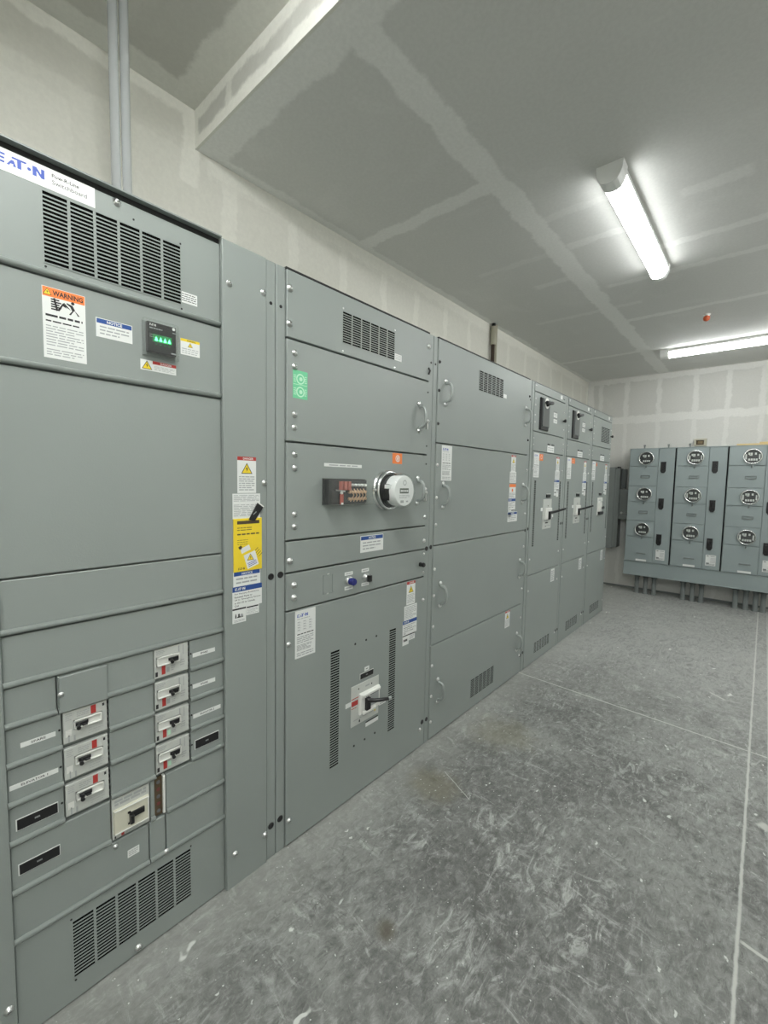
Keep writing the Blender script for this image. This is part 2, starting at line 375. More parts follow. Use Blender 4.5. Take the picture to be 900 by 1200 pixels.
# ------------------------------------------------------------ shared parts
def screw(parent, u, v, w, r=.0085, fr=FACE, kind='zinc', name='screw'):
    b = MB(fr); b.lathe(u, v, [(r * 1.25, w), (r * 1.25, w + r * .18), (r, w + r * .2), (r * .95, w + r * .6), (r * .6, w + r * .95), (r * .15, w + r * 1.05)], kind, 12)
    b.box(u - r * .55, u + r * .55, v - r * .09, v + r * .09, w + r * .95, w + r * 1.08, 'ink')
    return b.build(name, parent)
def hole(parent, u, v, w, r=.013, name='hole_plug'):
    return MB().lathe(u, v, [(r, w), (r, w + .0015), (r * .7, w + .0022), (r * .65, w + .001)], 'black', 16).build(name, parent)
def pull(parent, u, v0, v1, w=0., out=.045):
    b = MB(); r = .0078; n_ = 12; pts = [(u, v0, w + .002), (u, v0 + .002, w + .004)]
    for i in range(n_ + 1):
        a = PI * i / n_; vv = v0 + .012 + (v1 - v0 - .024) * (1 - math.cos(a)) / 2
        pts.append((u, vv, w + .008 + (out - .008) * math.sin(a) ** .55))
    pts += [(u, v1 - .002, w + .004), (u, v1, w + .002)]
    b.tube(pts, r, 'galvp', 10)
    for v in (v0 - .004, v1 + .004): b.lathe(u, v, [(.012, w), (.012, w + .004), (.006, w + .006), (.006, w + .009), (.002, w + .011)], 'zinc', 14)
    return b.build('pull_handle', parent)
def grille(parent, u0, u1, v0, v1, w, cols, rows, colgap=.0065, slot=.66, mats='steel', fr=FACE, edge=.002, d=.0016):
    b = MB(fr); b.rect(u0, u1, v0, v1, w + .0002, 'dark')
    cw = (u1 - u0 - colgap * (cols - 1)) / cols; rh = (v1 - v0) / rows
    b.box(u0 - edge, u0, v0 - edge, v1 + edge, w, w + d, mats); b.box(u1, u1 + edge, v0 - edge, v1 + edge, w, w + d, mats)
    b.box(u0, u1, v0 - edge, v0 + rh * .1, w, w + d, mats); b.box(u0, u1, v1, v1 + edge, w, w + d, mats)
    for i in range(cols - 1):
        a = u0 + cw * (i + 1) + colgap * i; b.box(a, a + colgap, v0, v1, w, w + d, mats)
    for i in range(cols):
        a = u0 + i * (cw + colgap)
        for k in range(rows - 1 if rows > 1 else 0):
            v = v0 + rh * (k + 1); h = rh * (1 - slot)
            b.box(a, a + cw, v - h / 2, v + h / 2, w, w + d, mats)
    return b.build('vent_grille', parent)
def panel(parent, name, u0, u1, v0, v1, w0, w1, m='steel', fr=FACE, c=.0022, bead=False, g=.0022):
    b = MB(fr); b.box(u0 + g, u1 - g, v0 + g, v1 - g, w0, w1, m, c)
    if bead: b.tube([(u0 + g, v0 + .0085, w1 + .0005), (u1 - g, v0 + .0085, w1 + .0005)], .0075, 'steel_edge', 12)
    return b.build(name, parent)

def logo(b, u0, u1, v0, v1, w, m='logo'):
    L = u1 - u0; H = v1 - v0; U = lambda a: u0 + a * L; V = lambda a: v0 + a * H
    P = lambda *pts: b.poly([(U(x), V(y)) for x, y in pts], w, m)
    P((0, 0), (.055, 0), (.075, 1), (.02, 1)); P((.075, 0), (.20, 0), (.205, .2), (.08, .2)); P((.082, .4), (.20, .4), (.205, .6), (.086, .6)); P((.09, .8), (.215, .8), (.22, 1), (.094, 1))
    P((.24, 0), (.295, 0), (.315, .22), (.375, .22), (.365, 0), (.43, 0), (.385, .62), (.335, .62))
    P((.34, .80), (.62, .80), (.64, 1), (.35, 1)); P((.45, 0), (.53, 0), (.53, .8), (.45, .8))
    c = [(U(.685) + .04 * L * math.cos(a * PI / 6), V(.45) + .04 * L * math.sin(a * PI / 6)) for a in range(12)]; b.poly(c, w, m)
    P((.755, 0), (.835, 0), (.835, 1), (.755, 1)); P((.93, 0), (1, 0), (1, 1), (.93, 1)); P((.835, .58), (.835, 1), (.93, .42), (.93, 0))
    return b
def tri(b, u, v, s, w):
    b.poly([(u - s * .58, v - s * .45), (u + s * .58, v - s * .45), (u, v + s * .55)], w, 'ink')
    b.poly([(u - s * .47, v - s * .385), (u + s * .47, v - s * .385), (u, v + s * .43)], w + .0002, 'yellow')
    b.poly([(u + s * .05, v + s * .25), (u - s * .13, v - s * .05), (u + .0, v - s * .03), (u - s * .06, v - s * .30), (u + s * .13, v + s * .02), (u + s * .01, v + s * .02)], w + .0004, 'ink')
T = .0006
def card(u0, u1, v0, v1, w, m='label', fr=FACE): return MB(fr).box(u0, u1, v0, v1, w, w + T, m)
def sheet(parent, u0, u1, v0, v1, w, name='rating_sheet'):
    b = card(u0, u1, v0, v1, w); L = u1 - u0; H = v1 - v0; q = w + T + .0002
    logo(b, u0 + .09 * L, u0 + .62 * L, v1 - .14 * H, v1 - .075 * H, q)
    b.lines(u0 + .09 * L, u0 + .72 * L, v1 - .19 * H, v1 - .165 * H, q, 1)
    for i in range(3):
        for k in range(4):
            a = u0 + L * (.09 + .28 * i); vv = v1 - H * (.26 + .055 * k)
            b.rect(a, a + .22 * L, vv - .003 * H, vv, q, 'print'); b.rect(a + .02 * L, a + .15 * L, vv + .012 * H, vv + .026 * H, q, 'print')
    b.lines(u0 + .1 * L, u1 - .1 * L, v1 - .52 * H, v1 - .48 * H, q, 1, 'ink', .5)
    b.lines(u0 + .08 * L, u1 - .1 * L, v0 + .30 * H, v1 - .54 * H, q, 4)
    b.lines(u0 + .08 * L, u1 - .2 * L, v0 + .15 * H, v0 + .28 * H, q, 5, h=.6)
    b.lines(u0 + .08 * L, u1 - .1 * L, v0 + .03 * H, v0 + .12 * H, q, 2)
    return b.build(name, parent)
def strip_label(parent, u0, u1, v0, v1, w, txt=None, fill=.45, name='name_strip', m='label', dots=False):
    b = card(u0, u1, v0, v1, w, m); L = u1 - u0; H = v1 - v0
    if txt: b.text(txt, u0 + L * (1 - fill) / 2, u1 - L * (1 - fill) / 2, v0 + .28 * H, v1 - .25 * H, w + T + .0002, 'ink', .015)
    if dots: b.lines(u0 + L * .12, u1 - L * .12, v0 + .3 * H, v1 - .3 * H, w + T + .0002, 1, h=.9)
    return b.build(name, parent)
def black_plate(parent, u0, u1, v0, v1, w, name='nameplate'):
    b = card(u0, u1, v0, v1, w); b.box(u0 + .0025, u1 - .0015, v0 + .0015, v1 - .0025, w, w + .0015, 'black')
    L = u1 - u0; b.lines(u0 + L * .43, u0 + L * .56, v0 + (v1 - v0) * .4, v0 + (v1 - v0) * .58, w + .0018, 1, 'print', .8)
    return lab(b.build(name, parent), 'black nameplate with a thin white edge')
def danger(parent, u0, u1, v0, v1, w, head='DANGER', name='danger_label', ht=.1):
    b = card(u0, u1, v0, v1, w); H = v1 - v0; L = u1 - u0; q = w + T + .0002
    b.rect(u0, u1, v1 - ht * H, v1, q, 'red'); b.text(head, u0 + .3 * L, u1 - .15 * L, v1 - ht * H * .8, v1 - ht * H * .2, q + .0002, 'label', .02)
    tri(b, (u0 + u1) / 2, v1 - (ht + .23) * H, min(.30 * H, .68 * L), q)
    b.lines(u0 + .08 * L, u1 - .08 * L, v0 + .06 * H, v1 - (ht + .42) * H, q, 7)
    return b.build(name, parent)
def eaton_help(parent, u0, u1, v0, v1, w, name='service_label'):
    b = card(u0, u1, v0, v1, w); H = v1 - v0; L = u1 - u0; q = w + T + .0002
    b.rect(u0, u1, v1 - .24 * H, v1, q, 'blue'); logo(b, u0 + .08 * L, u0 + .42 * L, v1 - .18 * H, v1 - .06 * H, q + .0002, 'label')
    for i, s_ in enumerate(('For Factory Assistance,', 'Renewal Parts or', '24 hr. Emergency Service', 'in the US or Canada', 'Call')):
        vv = v1 - (.36 + .135 * i) * H; b.text(s_, u0 + .07 * L, u0 + L * (.9, .66, .95, .75, .2)[i], vv - .03 * H, vv + .055 * H, q, 'ink', .01)
    return b.build(name, parent)
def notice(parent, u0, u1, v0, v1, w, n=3, name='notice_label', fill=.42, ht=.27):
    b = card(u0, u1, v0, v1, w); H = v1 - v0; L = u1 - u0; q = w + T + .0002; m = .02 * L
    b.rect(u0 + m, u1 - m, v1 - ht * H, v1 - m, q, 'blue'); b.text('NOTICE', u0 + L * (1 - fill) / 2, u1 - L * (1 - fill) / 2, v1 - ht * H * .85, v1 - ht * H * .28, q + .0002, 'label', .03)
    b.lines(u0 + .1 * L, u1 - .1 * L, v0 + .12 * H, v1 - (ht + .08) * H, q, n, h=.4)
    return b.build(name, parent)

def cabinet(name, y0, y1, label, group='sections of the grey switchboard row'):
    t = thing(name, (-.37, (y0 + y1) / 2, 0), label, 'electrical cabinet', group)
    b = MB(); b.box(y0 + .0008, y1 - .0008, 0.0, 2.288, -.735, -.030, 'steel', .002)
    b.build('cabinet_body', t); return t
def post(parent, u0, u1, w0=-.030, w1=0., z1=2.29, lip=True, name='corner_post'):
    b = MB(); b.box(u0, u1, .0, z1, w0, w1, 'steel', .002); return b.build(name, parent)

# ============================================================ SECTION 1
s1 = cabinet('switchboard_section', .03, .974, 'nearest grey switchboard section, with rows of circuit breakers and the large maker name plate')
W = -.014
post(s1, .035, .172); p1 = post(s1, .762, .930, name='side_cover')
post(s1, .933, .9735, w1=-.006, name='mullion')
b = MB(); b.box(.172, .762, 2.291, 2.295, -.03, 0., 'steel2'); b.box(.172, .762, 2.275, 2.291, -.0305, -.022, 'gap_shade'); b.build('top_edge_strip', s1)  # thin flange; dark strip below it paints the shade of the recess
A, B_ = .172, .762
def p_(v0, v1, name='cover_panel', bead=True, u0=A, u1=B_): return panel(s1, name, u0, u1, v0, v1, -.029, W, bead=bead, g=.0014)
pt = p_(2.007, 2.274)
b = card(.180, .405, 2.222, 2.2725, W); q = W + T + .0002
logo(b, .200, .296, 2.2395, 2.2615, q); b.text('Pow-R-Line', .311, .369, 2.2535, 2.2625, q, 'ink', .012); b.text('Switchboard', .311, .386, 2.237, 2.2475, q, 'greytext', .006)
lab(b.build('maker_plate', pt), 'white plate with the blue maker logo')
grille(pt, .290, .631, 2.040, 2.213, W, 6, 17)
for u, v in ((.292, 2.030), (.633, 2.028), (.632, 2.222), (.50, 2.235)): MB().lathe(u, v, [(.0028, W), (.0028, W + .001)], 'black', 8).build('rivet', pt)
screw(pt, .458, 2.262, W)
b = card(.631, .683, 2.049, 2.082, W); b.lines(.634, .680, 2.053, 2.079, W + T + .0002, 4, 'ink', .35); b.build('small_label', pt)
pm = p_(1.772, 2.005)
# warning label
b = card(.282, .375, 1.805, 1.982, W); q = W + T + .0002
b.rect(.283, .374, 1.958, 1.981, q, 'orange'); b.text('WARNING', .304, .370, 1.963, 1.976, q + .0002, 'ink', .03); tri(b, .293, 1.9695, .016, q + .0002)
for i in range(5): b.rect(.300, .318 + .004 * (i % 2), 1.955 - .006 * i, 1.9515 - .006 * i, q, 'ink')
b.poly([(.305, 1.956), (.309, 1.958), (.315, 1.928), (.311, 1.926)], q, 'ink'); b.poly([(.325, 1.949), (.33, 1.952), (.318, 1.928), (.314, 1.93)], q, 'ink')
b.poly([(.322, 1.944), (.334, 1.938), (.331, 1.942), (.343, 1.936), (.330, 1.950)], q, 'ink')
b.poly([(.340, 1.947), (.346, 1.950), (.352, 1.938), (.346, 1.934)], q, 'ink'); b.poly([(.346, 1.936), (.350, 1.938), (.342, 1.924), (.338, 1.925)], q, 'ink'); b.poly([(.350, 1.938), (.353, 1.936), (.362, 1.926), (.358, 1.925)], q, 'ink')
b.poly([(.346, 1.949), (.342, 1.944), (.333, 1.950), (.334, 1.953)], q, 'ink'); b.lathe(.347, 1.955, [(.004, q), (.004, q + .0001)], 'ink', 10)
b.lines(.288, .368, 1.906, 1.918, q, 1, 'ink', .45); b.lines(.288, .36, 1.893, 1.903, q, 1, 'ink', .35)
b.lines(.288, .369, 1.835, 1.889, q, 8, h=.38); b.lines(.288, .369, 1.811, 1.830, q, 3, h=.4)
lab(b.build('warning_label', pm), 'white label with an orange WARNING head')
notice(pm, .399, .490, 1.886, 1.937, W)
# surge meter with green lamps under a clear cover
b = MB(); b.box(.516, .610, 1.862, 1.962, W, W + .006, 'duct', .002)
d_ = b.build('surge_indicator', pm)
b = MB(); b.box(.524, .606, 1.872, 1.958, W + .006, W + .022, 'black', .003)
q = W + .0223; logo(b, .529, .547, 1.9465, 1.9525, q, 'label'); b.lines(.529, .565, 1.936, 1.944, q, 1, 'print', .4); b.lines(.529, .552, 1.912, 1.924, q, 2, 'print', .25)
b.lathe(.598, 1.951, [(.0045, q), (.0045, q + .0005)], 'label', 12); b.rect(.590, .604, 1.876, 1.880, q, 'print'); b.rect(.594, .604, 1.938, 1.9405, q, 'print')
b.rect(.537, .592, 1.902, 1.924, q, 'ledp')
for i in range(4): a = .5425 + .0125 * i; b.poly([(a, 1.906), (a + .0095, 1.906), (a + .0048, 1.918)], q + .0003, 'led')
for i in range(4): a = .5425 + .0125 * i; b.rect(a + .002, a + .007, 1.895, 1.897, q + .0003, 'ledp')
lab(b.build('display_face', d_), 'black face with four green triangle lamps')
b = MB(); b.box(.515, .614, 1.860, 1.966, W + .006, W + .028, 'clear', .006); b.build('clear_cover', d_)
b = card(.628, .689, 1.890, 1.939, W); q = W + T + .0002; b.rect(.628, .689, 1.931, 1.939, q, 'yellow'); b.text('WARNING', .648, .676, 1.9325, 1.9375, q + .0002, 'ink', .01); tri(b, .6585, 1.922, .014, q); b.lines(.632, .685, 1.893, 1.912, q, 3, h=.35)
lab(b.build('caution_label', pm), 'small label with a yellow head')
b = card(.510, .613, 1.820, 1.850, W); q = W + T + .0002; tri(b, .528, 1.8345, .025, q); b.rect(.544, .613, 1.841, 1.850, q, 'red'); b.text('DANGER', .566, .600, 1.8425, 1.8485, q + .0002, 'label', .01); b.lines(.548, .609, 1.8235, 1.837, q, 4, h=.35)
b.build('danger_label', pm)
p_(1.245, 1.770, bead=False); p_(1.102, 1.243)
rows = [.967, .860, .756, .652, .547]
p_(.967, 1.100)
def small_breaker(parent, u0, u1, v0, v1, right, mode):
    b = MB(); w0 = -.026; w1 = W + .0015; b.box(u0, u1, v0, v1, w0, w1, 'breaker', .001); q = w1 + .0003; L = u1 - u0; H = v1 - v0
    if right:
        fu0, fu1, fv0, fv1 = u0 + .05 * L, u0 + .73 * L, v0 + .42 * H, v0 + .73 * H; ru, rv = u0 + .20 * L, v0 + .08 * H
        b.rect(ru, ru + .11 * L, rv, rv + .34 * H, q, 'red'); b.rect(u0 + .34 * L, u0 + .43 * L, v0 + .12 * H, v0 + .3 * H, q, 'mint' if mode > 1 else 'print')
        b.lines(u0 + .48 * L, u0 + .60 * L, v0 + .12 * H, v0 + .34 * H, q, 3, h=.5); b.rect(u0 + .02 * L, u0 + .09 * L, v0 + .06 * H, v0 + .22 * H, q, 'ink')
        b.lines(u0 + .05 * L, u0 + .3 * L, v0 + .8 * H, v0 + .95 * H, q, 3); b.rect(u0 + .70 * L, u0 + .735 * L, v0 + .62 * H, v0 + .95 * H, q, 'print'); b.rect(u0 + .84 * L, u0 + .86 * L, v0 + .6 * H, v0 + .95 * H, q, 'print')
        b.lines(u0 + .75 * L, u0 + .9 * L, v0 + .2 * H, v0 + .45 * H, q, 3)
    else:
        fu0, fu1, fv0, fv1 = u0 + .22 * L, u0 + .87 * L, v0 + .40 * H, v0 + .68 * H; ru, rv = u0 + .62 * L, v0 + .70 * H
        b.rect(ru, ru + .12 * L, rv, rv + .27 * H, q, 'red'); b.rect(u0 + .04 * L, u0 + .18 * L, v0 + .2 * H, v0 + .42 * H, q, 'trim')
        b.lines(u0 + .05 * L, u0 + .2 * L, v0 + .7 * H, v0 + .95 * H, q, 4, h=.3); b.rect(u0 + .10 * L, u0 + .13 * L, v0 + .02 * H, v0 + .25 * H, q, 'print'); b.rect(u0 + .22 * L, u0 + .26 * L, v0 + .02 * H, v0 + .2 * H, q, 'print')
        b.lines(u0 + .3 * L, u0 + .58 * L, v0 + .74 * H, v0 + .92 * H, q, 3); b.rect(u0 + .89 * L, u0 + .94 * L, v0 + .84 * H, v0 + .93 * H, q, 'ink'); b.lines(u0 + .55 * L, u0 + .9 * L, v0 + .06 * H, v0 + .3 * H, q, 3, h=.2)
    for k in range(5): b.box(u1 - .0005, u1 + .0035, v0 + H * (.05 + .2 * k), v0 + H * (.13 + .2 * k), w0, w1 - .002, 'black')
    o = b.build('circuit_breaker', parent)
    f = MB(); t_ = .0035
    for (a, c, d, e) in ((fu0, fu1, fv0, fv0 + t_), (fu0, fu1, fv1 - t_, fv1), (fu0, fu0 + t_, fv0, fv1), (fu1 - t_, fu1, fv0, fv1)): f.box(a, c, d, e, w1, w1 + .008, 'trim', .001)
    f.box(fu0, fu1, fv0, fv1, w1, w1 + .003, 'trim'); f.build('handle_frame', o)
    h = MB(); cu_ = fu0 + (fu1 - fu0) * (.70 if right else (.26 if mode == 0 else .32)); cv = (fv0 + fv1) / 2
    h.box(cu_ - .014, cu_ + .016, cv - .0045, cv + .0045, w1 + .003, w1 + .008, 'black', .001)
    h.tube([(cu_ - .006, cv - .002, w1 + .005), (cu_ - .010, cv - .003, w1 + .018), (cu_ - .011, cv - .003, w1 + .026)], [.005, .0045, .0055], 'black', 8)
    h.box(cu_ + .002, cu_ + .014, cv - .008, cv - .003, w1 + .004, w1 + .011, 'black', .001)
    h.build('breaker_handle', o)
    return o
Lx = [('blank',), ('SPARE', .203, .277), ('ELEVATOR 1', .178, .280), ('plate',)]
Rx = [('SPARE', .653, .731), ('SPARE', .652, .731), ('ELEVATOR 2', .652, .750), ('plate',)]
for i in range(4):
    v1, v0 = rows[i], rows[i + 1]
    # blanking covers either side of the two breaker columns
    if i == 0:
        p_(v0, v1, 'blank_cover', u0=A, u1=.283)
        p_(v0, v1, 'blank_cover', u0=.283, u1=.532)
        dd = MB().box(.286, .401, v0 + .002, v1 - .004, W, W + .009, 'steel', .002).build('filler_door', s1); screw(dd, .290, .915, W + .009, .006)
    else:
        pl = p_(v0, v1, 'blank_cover', u0=A, u1=.292); pn = p_(v0, v1, 'blank_cover', u0=.403, u1=.530)
        small_breaker(s1, .294, .399, v0 + .006 + .007, v1 - .002, False, i - 1)
        MB().lathe(.2855, v1 - .046, [(.003, W), (.003, W + .001)], 'black', 8).build('rivet', pl)
        k = Lx[i]
        if k[0] == 'plate': black_plate(pl, .187, .277, .584, .616, W)
        else: strip_label(pl, k[1], k[2], v1 - .058, v1 - .045, W, k[0], .42 if len(k[0]) < 7 else .55)
    pr = p_(v0, v1, 'blank_cover', u0=.642, u1=B_)
    small_breaker(s1, .532, .637, v0 + .013, v1 - .002, True, i)
    MB().lathe(.6465, v1 - .046, [(.003, W), (.003, W + .001)], 'black', 8).build('rivet', pr)
    k = Rx[i]
    if k[0] == 'plate': black_plate(pr, .656, .743, .584, .617, W)
    else: strip_label(pr, k[1], k[2], v1 - .061, v1 - .047, W, k[0], .33 if len(k[0]) < 7 else .5)
# lower rows: large breaker
pl = p_(.412, .547, u0=A, u1=.403); black_plate(pl, .188, .278, .461, .492, W)
p_(.412, .547, u0=.511, u1=.527); p_(.412, .547, u0=.560, u1=B_)
b = MB(); b.box(.405, .509, .419, .545, -.026, W + .001, 'breaker', .001); q = W + .0013
b.rect(.428, .436, .421, .434, q, 'red'); b.lines(.412, .50, .520, .540, q, 2, h=.7); b.lines(.44, .475, .421, .434, q, 2); b.rect(.410, .414, .421, .428, q, 'ink')
mb_ = b.build('main_breaker', s1)
b = MB(); b.box(.407, .505, .438, .512, W + .001, W + .010, 'cream', .003)
for a in ((.409, .503, .508, .511), (.409, .503, .438, .441), (.501, .504, .439, .510)): b.box(*a, W + .01, W + .0125, 'trim', .0006)
b.build('handle_frame', mb_)
b = MB(); b.box(.452, .490, .470, .487, W + .010, W + .016, 'black', .001); b.box(.448, .458, .456, .484, W + .010, W + .026, 'black', .002)
b.box(.444, .452, .486, .492, W + .01, W + .012, 'black'); b.box(.444, .452, .452, .457, W + .01, W + .012, 'black'); b.build('breaker_handle', mb_)
b = MB(); b.box(.527, .550, .419, .545, -.026, -.020, 'brown'); b.box(.551, .558, .419, .545, -.028, W + .001, 'trim', .001)
for i in range(5): b.lathe(.5385, .433 + .024 * i, [(.006, -.0198), (.006, -.0185)], 'darkred' if i in (1, 3) else 'greytext', 10)
b.build('terminal_strip', s1)
pf = p_(.276, .412, u0=A, u1=.507); p_(.276, .412, u0=.507, u1=.558); p_(.276, .412, u0=.558, u1=B_)
screw(pf, .412, .396, W, .006); screw(pf, .503, .287, W + .004, .006) if False else None
screw(s1, .556, .288, W + .004, .007)
b = card(.444, .477, .337, .361, W); b.lines(.447, .474, .340, .358, W + T + .0002, 3, h=.4); b.build('small_label', pf)
pb = p_(.002, .276, bead=False); grille(pb, .300, .636, .072, .243, W, 6, 17)
for u, v in ((.297, .252), (.638, .250), (.303, .062)): MB().lathe(u, v, [(.0028, W), (.0028, W + .001)], 'black', 8).build('rivet', pb)
screw(pb, .468, .022, W); screw(s1, .156, .123, 0.)
# pillar stickers
danger(p1, .812, .886, 1.453, 1.581, 0.)
b = card(.793, .903, 1.362, 1.451, 0.); b.lines(.797, .898, 1.423, 1.447, T + .0002, 5, h=.4); b.lines(.797, .898, 1.370, 1.414, T + .0002, 8, h=.4); b.build('instruction_label', p1)
b = MB(); b.box(.795, .908, 1.174, 1.363, 0, .004, 'yellow', .001); q = .0042
b.rect(.808, .897, 1.343, 1.355, q, 'brown'); b.lines(.808, .870, 1.318, 1.334, q, 2, 'brown', .3); b.lines(.808, .900, 1.300, 1.314, q, 1, 'brown', .35); b.lines(.808, .85, 1.268, 1.29, q, 3, 'brown', .2)
R = lambda pts, c, a: [(c[0] + (x - c[0]) * math.cos(a) - (y - c[1]) * math.sin(a), c[1] + (x - c[0]) * math.sin(a) + (y - c[1]) * math.cos(a)) for x, y in pts]
b.poly(R([(.822, 1.243), (.860, 1.243), (.860, 1.262), (.822, 1.262)], (.84, 1.25), .35), q, 'label')
b.poly(R([(.840, 1.184), (.888, 1.184), (.888, 1.238), (.840, 1.238)], (.86, 1.21), .3), q + .0002, 'label'); tri(b, .860, 1.222, .024, q + .0004)
for i in range(3): b.poly(R([(.846, 1.190 + .006 * i), (.882, 1.190 + .006 * i), (.882, 1.1925 + .006 * i), (.846, 1.1925 + .006 * i)], (.86, 1.21), .3), q + .0004, 'logo')
for i in range(4): b.poly(R([(.880, 1.222 + .009 * i), (.900, 1.222 + .009 * i), (.900, 1.224 + .009 * i), (.880, 1.224 + .009 * i)], (.89, 1.24), .7), q, 'brown')
b.poly([(.812, 1.262), (.822, 1.268), (.827, 1.262), (.824, 1.252), (.816, 1.254)], q, 'brown'); logo(b, .811, .837, 1.180, 1.188, q, 'brown')
pch = b.build('instruction_pouch', p1); lab(pch, 'yellow pouch printed with a hanging tag')
b = MB(); b.prism([(.853, 1.358), (.890, 1.420), (.914, 1.402), (.877, 1.352)], .0045, .006, 'black'); b.poly([(.8715, 1.374), (.884, 1.384), (.883, 1.387), (.8705, 1.377)], .0062, 'print'); b.poly([(.887, 1.4185), (.890, 1.422), (.916, 1.404), (.913, 1.400)], .0062, 'trim')
lab(b.build('card_in_pouch', pch), 'black card tucked into the pouch')
notice(p1, .794, .903, 1.121, 1.175, 0., n=2, fill=.4, ht=.30)
eaton_help(p1, .790, .909, 1.043, 1.121, .0004)
b = card(.790, .843, .990, 1.043, 0.); b.rect(.790, .843, 1.037, 1.043, T + .0002, 'ink'); b.poly([(.800, 1.008), (.806, 1.008), (.804, 1.024), (.801, 1.022)], T + .0002, 'ink'); b.rect(.808, .832, 1.008, 1.012, T + .0002, 'ink'); b.rect(.812, .818, 1.008, 1.022, T + .0002, 'ink'); b.lathe(.826, 1.015, [(.006, T), (.006, T + .0002)], 'print', 10); b.lines(.796, .838, .993, 1.002, T + .0002, 2); b.build('approval_label', p1)
b = card(.844, .897, 1.010, 1.043, 0.); b.rect(.846, .894, 1.036, 1.041, T + .0002, 'ink'); b.lines(.848, .893, 1.013, 1.033, T + .0002, 4, h=.35); b.build('approval_label', p1)
for u, v in ((.786, 2.153), (.917, 2.166), (.794, .125), (.921, .120), (.921, 1.49)): screw(p1, u, v, 0.)
for v in (2.142, 1.134, .133): hole(s1, .9535, v, -.006, .013 if v < 2 else .006)

# ============================================================ SECTION 2
s2 = cabinet('switchboard_section', .9755, 1.984, 'switchboard section with the round glass utility meter, green sticker and long-handled breaker')
post(s2, .977, 1.0165, w1=-.006, name='mullion'); post(s2, 1.9435, 1.983, w1=-.006, name='mullion')
def q_(v0, v1, name='cover_panel'): return panel(s2, name, 1.018, 1.942, v0, v1, -.029, 0.)
a1 = q_(2.039, 2.288); a2 = q_(1.650, 2.036, 'hinged_door'); a3 = q_(1.265, 1.647, 'meter_door'); a4 = q_(1.137, 1.262); a5 = q_(.984, 1.134, 'control_panel'); a6 = q_(.004, .981, 'hinged_door')
b = MB(); b.box(1.018, 1.942, 2.288, 2.2945, -.029, -.002, 'gap_shade'); b.build('top_edge_strip', s2)  # dark strip painting the shadow gap along the top
grille(a1, 1.306, 1.648, 2.088, 2.216, 0., 6, 13)
b = card(1.651, 1.704, 2.090, 2.121, 0.); b.lines(1.655, 1.70, 2.094, 2.118, T + .0002, 3, h=.35); b.build('small_label', a1)
for u, v in ((1.308, 2.229), (1.65, 2.229), (1.308, 2.053), (1.651, 2.053)): MB().lathe(u, v, [(.004, 0), (.0035, .002)], 'zinc', 8).build('rivet', a1)
for u, v in ((1.033, 2.22), (1.031, 2.09), (1.930, 2.22)): screw(a1, u, v, 0., .0105)
MB().tube([(1.934, 2.075, .001), (1.934, 2.092, .010), (1.934, 2.108, .001)], .005, 'black', 8).build('latch', a1)
for v in (1.988, 1.936, 1.755, 1.705): screw(a2, 1.056, v, 0., .0095)
b = card(1.048, 1.119, 1.818, 1.925, 0., 'green')
for vv in (1.8935, 1.8445):
    b.lathe(1.084, vv, [(.020, T), (.020, T + .0002)], 'mint', 20); b.lathe(1.084, vv, [(.015, T), (.015, T + .0003)], 'green', 20); b.lathe(1.086, vv, [(.008, T), (.008, T + .0004)], 'mint', 12)
    b.lines(1.052, 1.064, vv - .015, vv + .015, T + .0002, 4, 'mint'); b.lines(1.104, 1.115, vv - .015, vv + .015, T + .0002, 4, 'mint')
b.rect(1.050, 1.117, 1.8705, 1.8725, T + .0002, 'mint'); lab(b.build('inspection_sticker', a2), 'green sticker with two round seals')
pull(a2, 1.857, 1.775, 1.906)
for v in (1.60, 1.98, 1.696): MB().lathe(1.932, v, [(.0045, 0), (.0035, .003)], 'black', 8).build('rivet', a2 if v > 1.65 else a3)
def latch(parent, u, v):
    b = MB(); b.lathe(u, v, [(.010, 0), (.010, .010), (.007, .014), (.003, .016)], 'zinc', 12); b.box(u - .004, u + .004, v - .042, v - .004, .004, .009, 'zinc', .001)
    return b.build('latch', parent)
latch(a2, 1.928, 1.797 + .03); latch(a3, 1.928, 1.445)
for v in (1.602, 1.549, 1.368, 1.319): screw(a3, 1.058, v, 0., .0095)
b = card(1.650, 1.724, 1.591, 1.643, 0., 'orange'); b.lathe(1.690, 1.617, [(.017, T), (.017, T + .0002)], 'label', 18); b.lathe(1.690, 1.617, [(.0125, T), (.0125, T + .0004)], 'orange', 18); b.poly([(1.684, 1.608), (1.694, 1.608), (1.696, 1.624), (1.690, 1.628), (1.684, 1.620)], T + .0006, 'label')
lab(b.build('inspection_sticker', a3), 'orange sticker with a round seal')
strip_label(a3, 1.209, 1.433, 1.561, 1.575, 0., None, dots=True)
# test switch under a clear cover
b = MB(); b.box(1.200, 1.452, 1.400, 1.511, 0, .008, 'black', .001); ts = b.build('test_switch', a3)
b = MB(); b.box(1.206, 1.30, 1.405, 1.506, .008, .035, 'black', .003); b.box(1.300, 1.446, 1.405, 1.506, .008, .022, 'sock', .002)
for i in range(3): b.box(1.262 + .024 * i, 1.278 + .024 * i, 1.462, 1.500, .035 if i < 2 else .022, .046, 'tagred', .002)
for i in range(6):
    for k in range(3): b.lathe(1.333 + .0195 * i, 1.424 + .030 * k, [(.0075, .022), (.0065, .032)], 'copper' if k < 2 else 'zinc', 10)
for i in range(5): b.tube([(1.335 + .0195 * i, 1.412, .030), (1.352 + .0195 * i, 1.440, .034), (1.337 + .0195 * i, 1.468, .030)], .0025, 'copper', 6)
b.build('terminals', ts)
b = MB(); b.box(1.198, 1.455, 1.398, 1.513, .006, .066, 'clear', .006); b.build('clear_cover', ts)
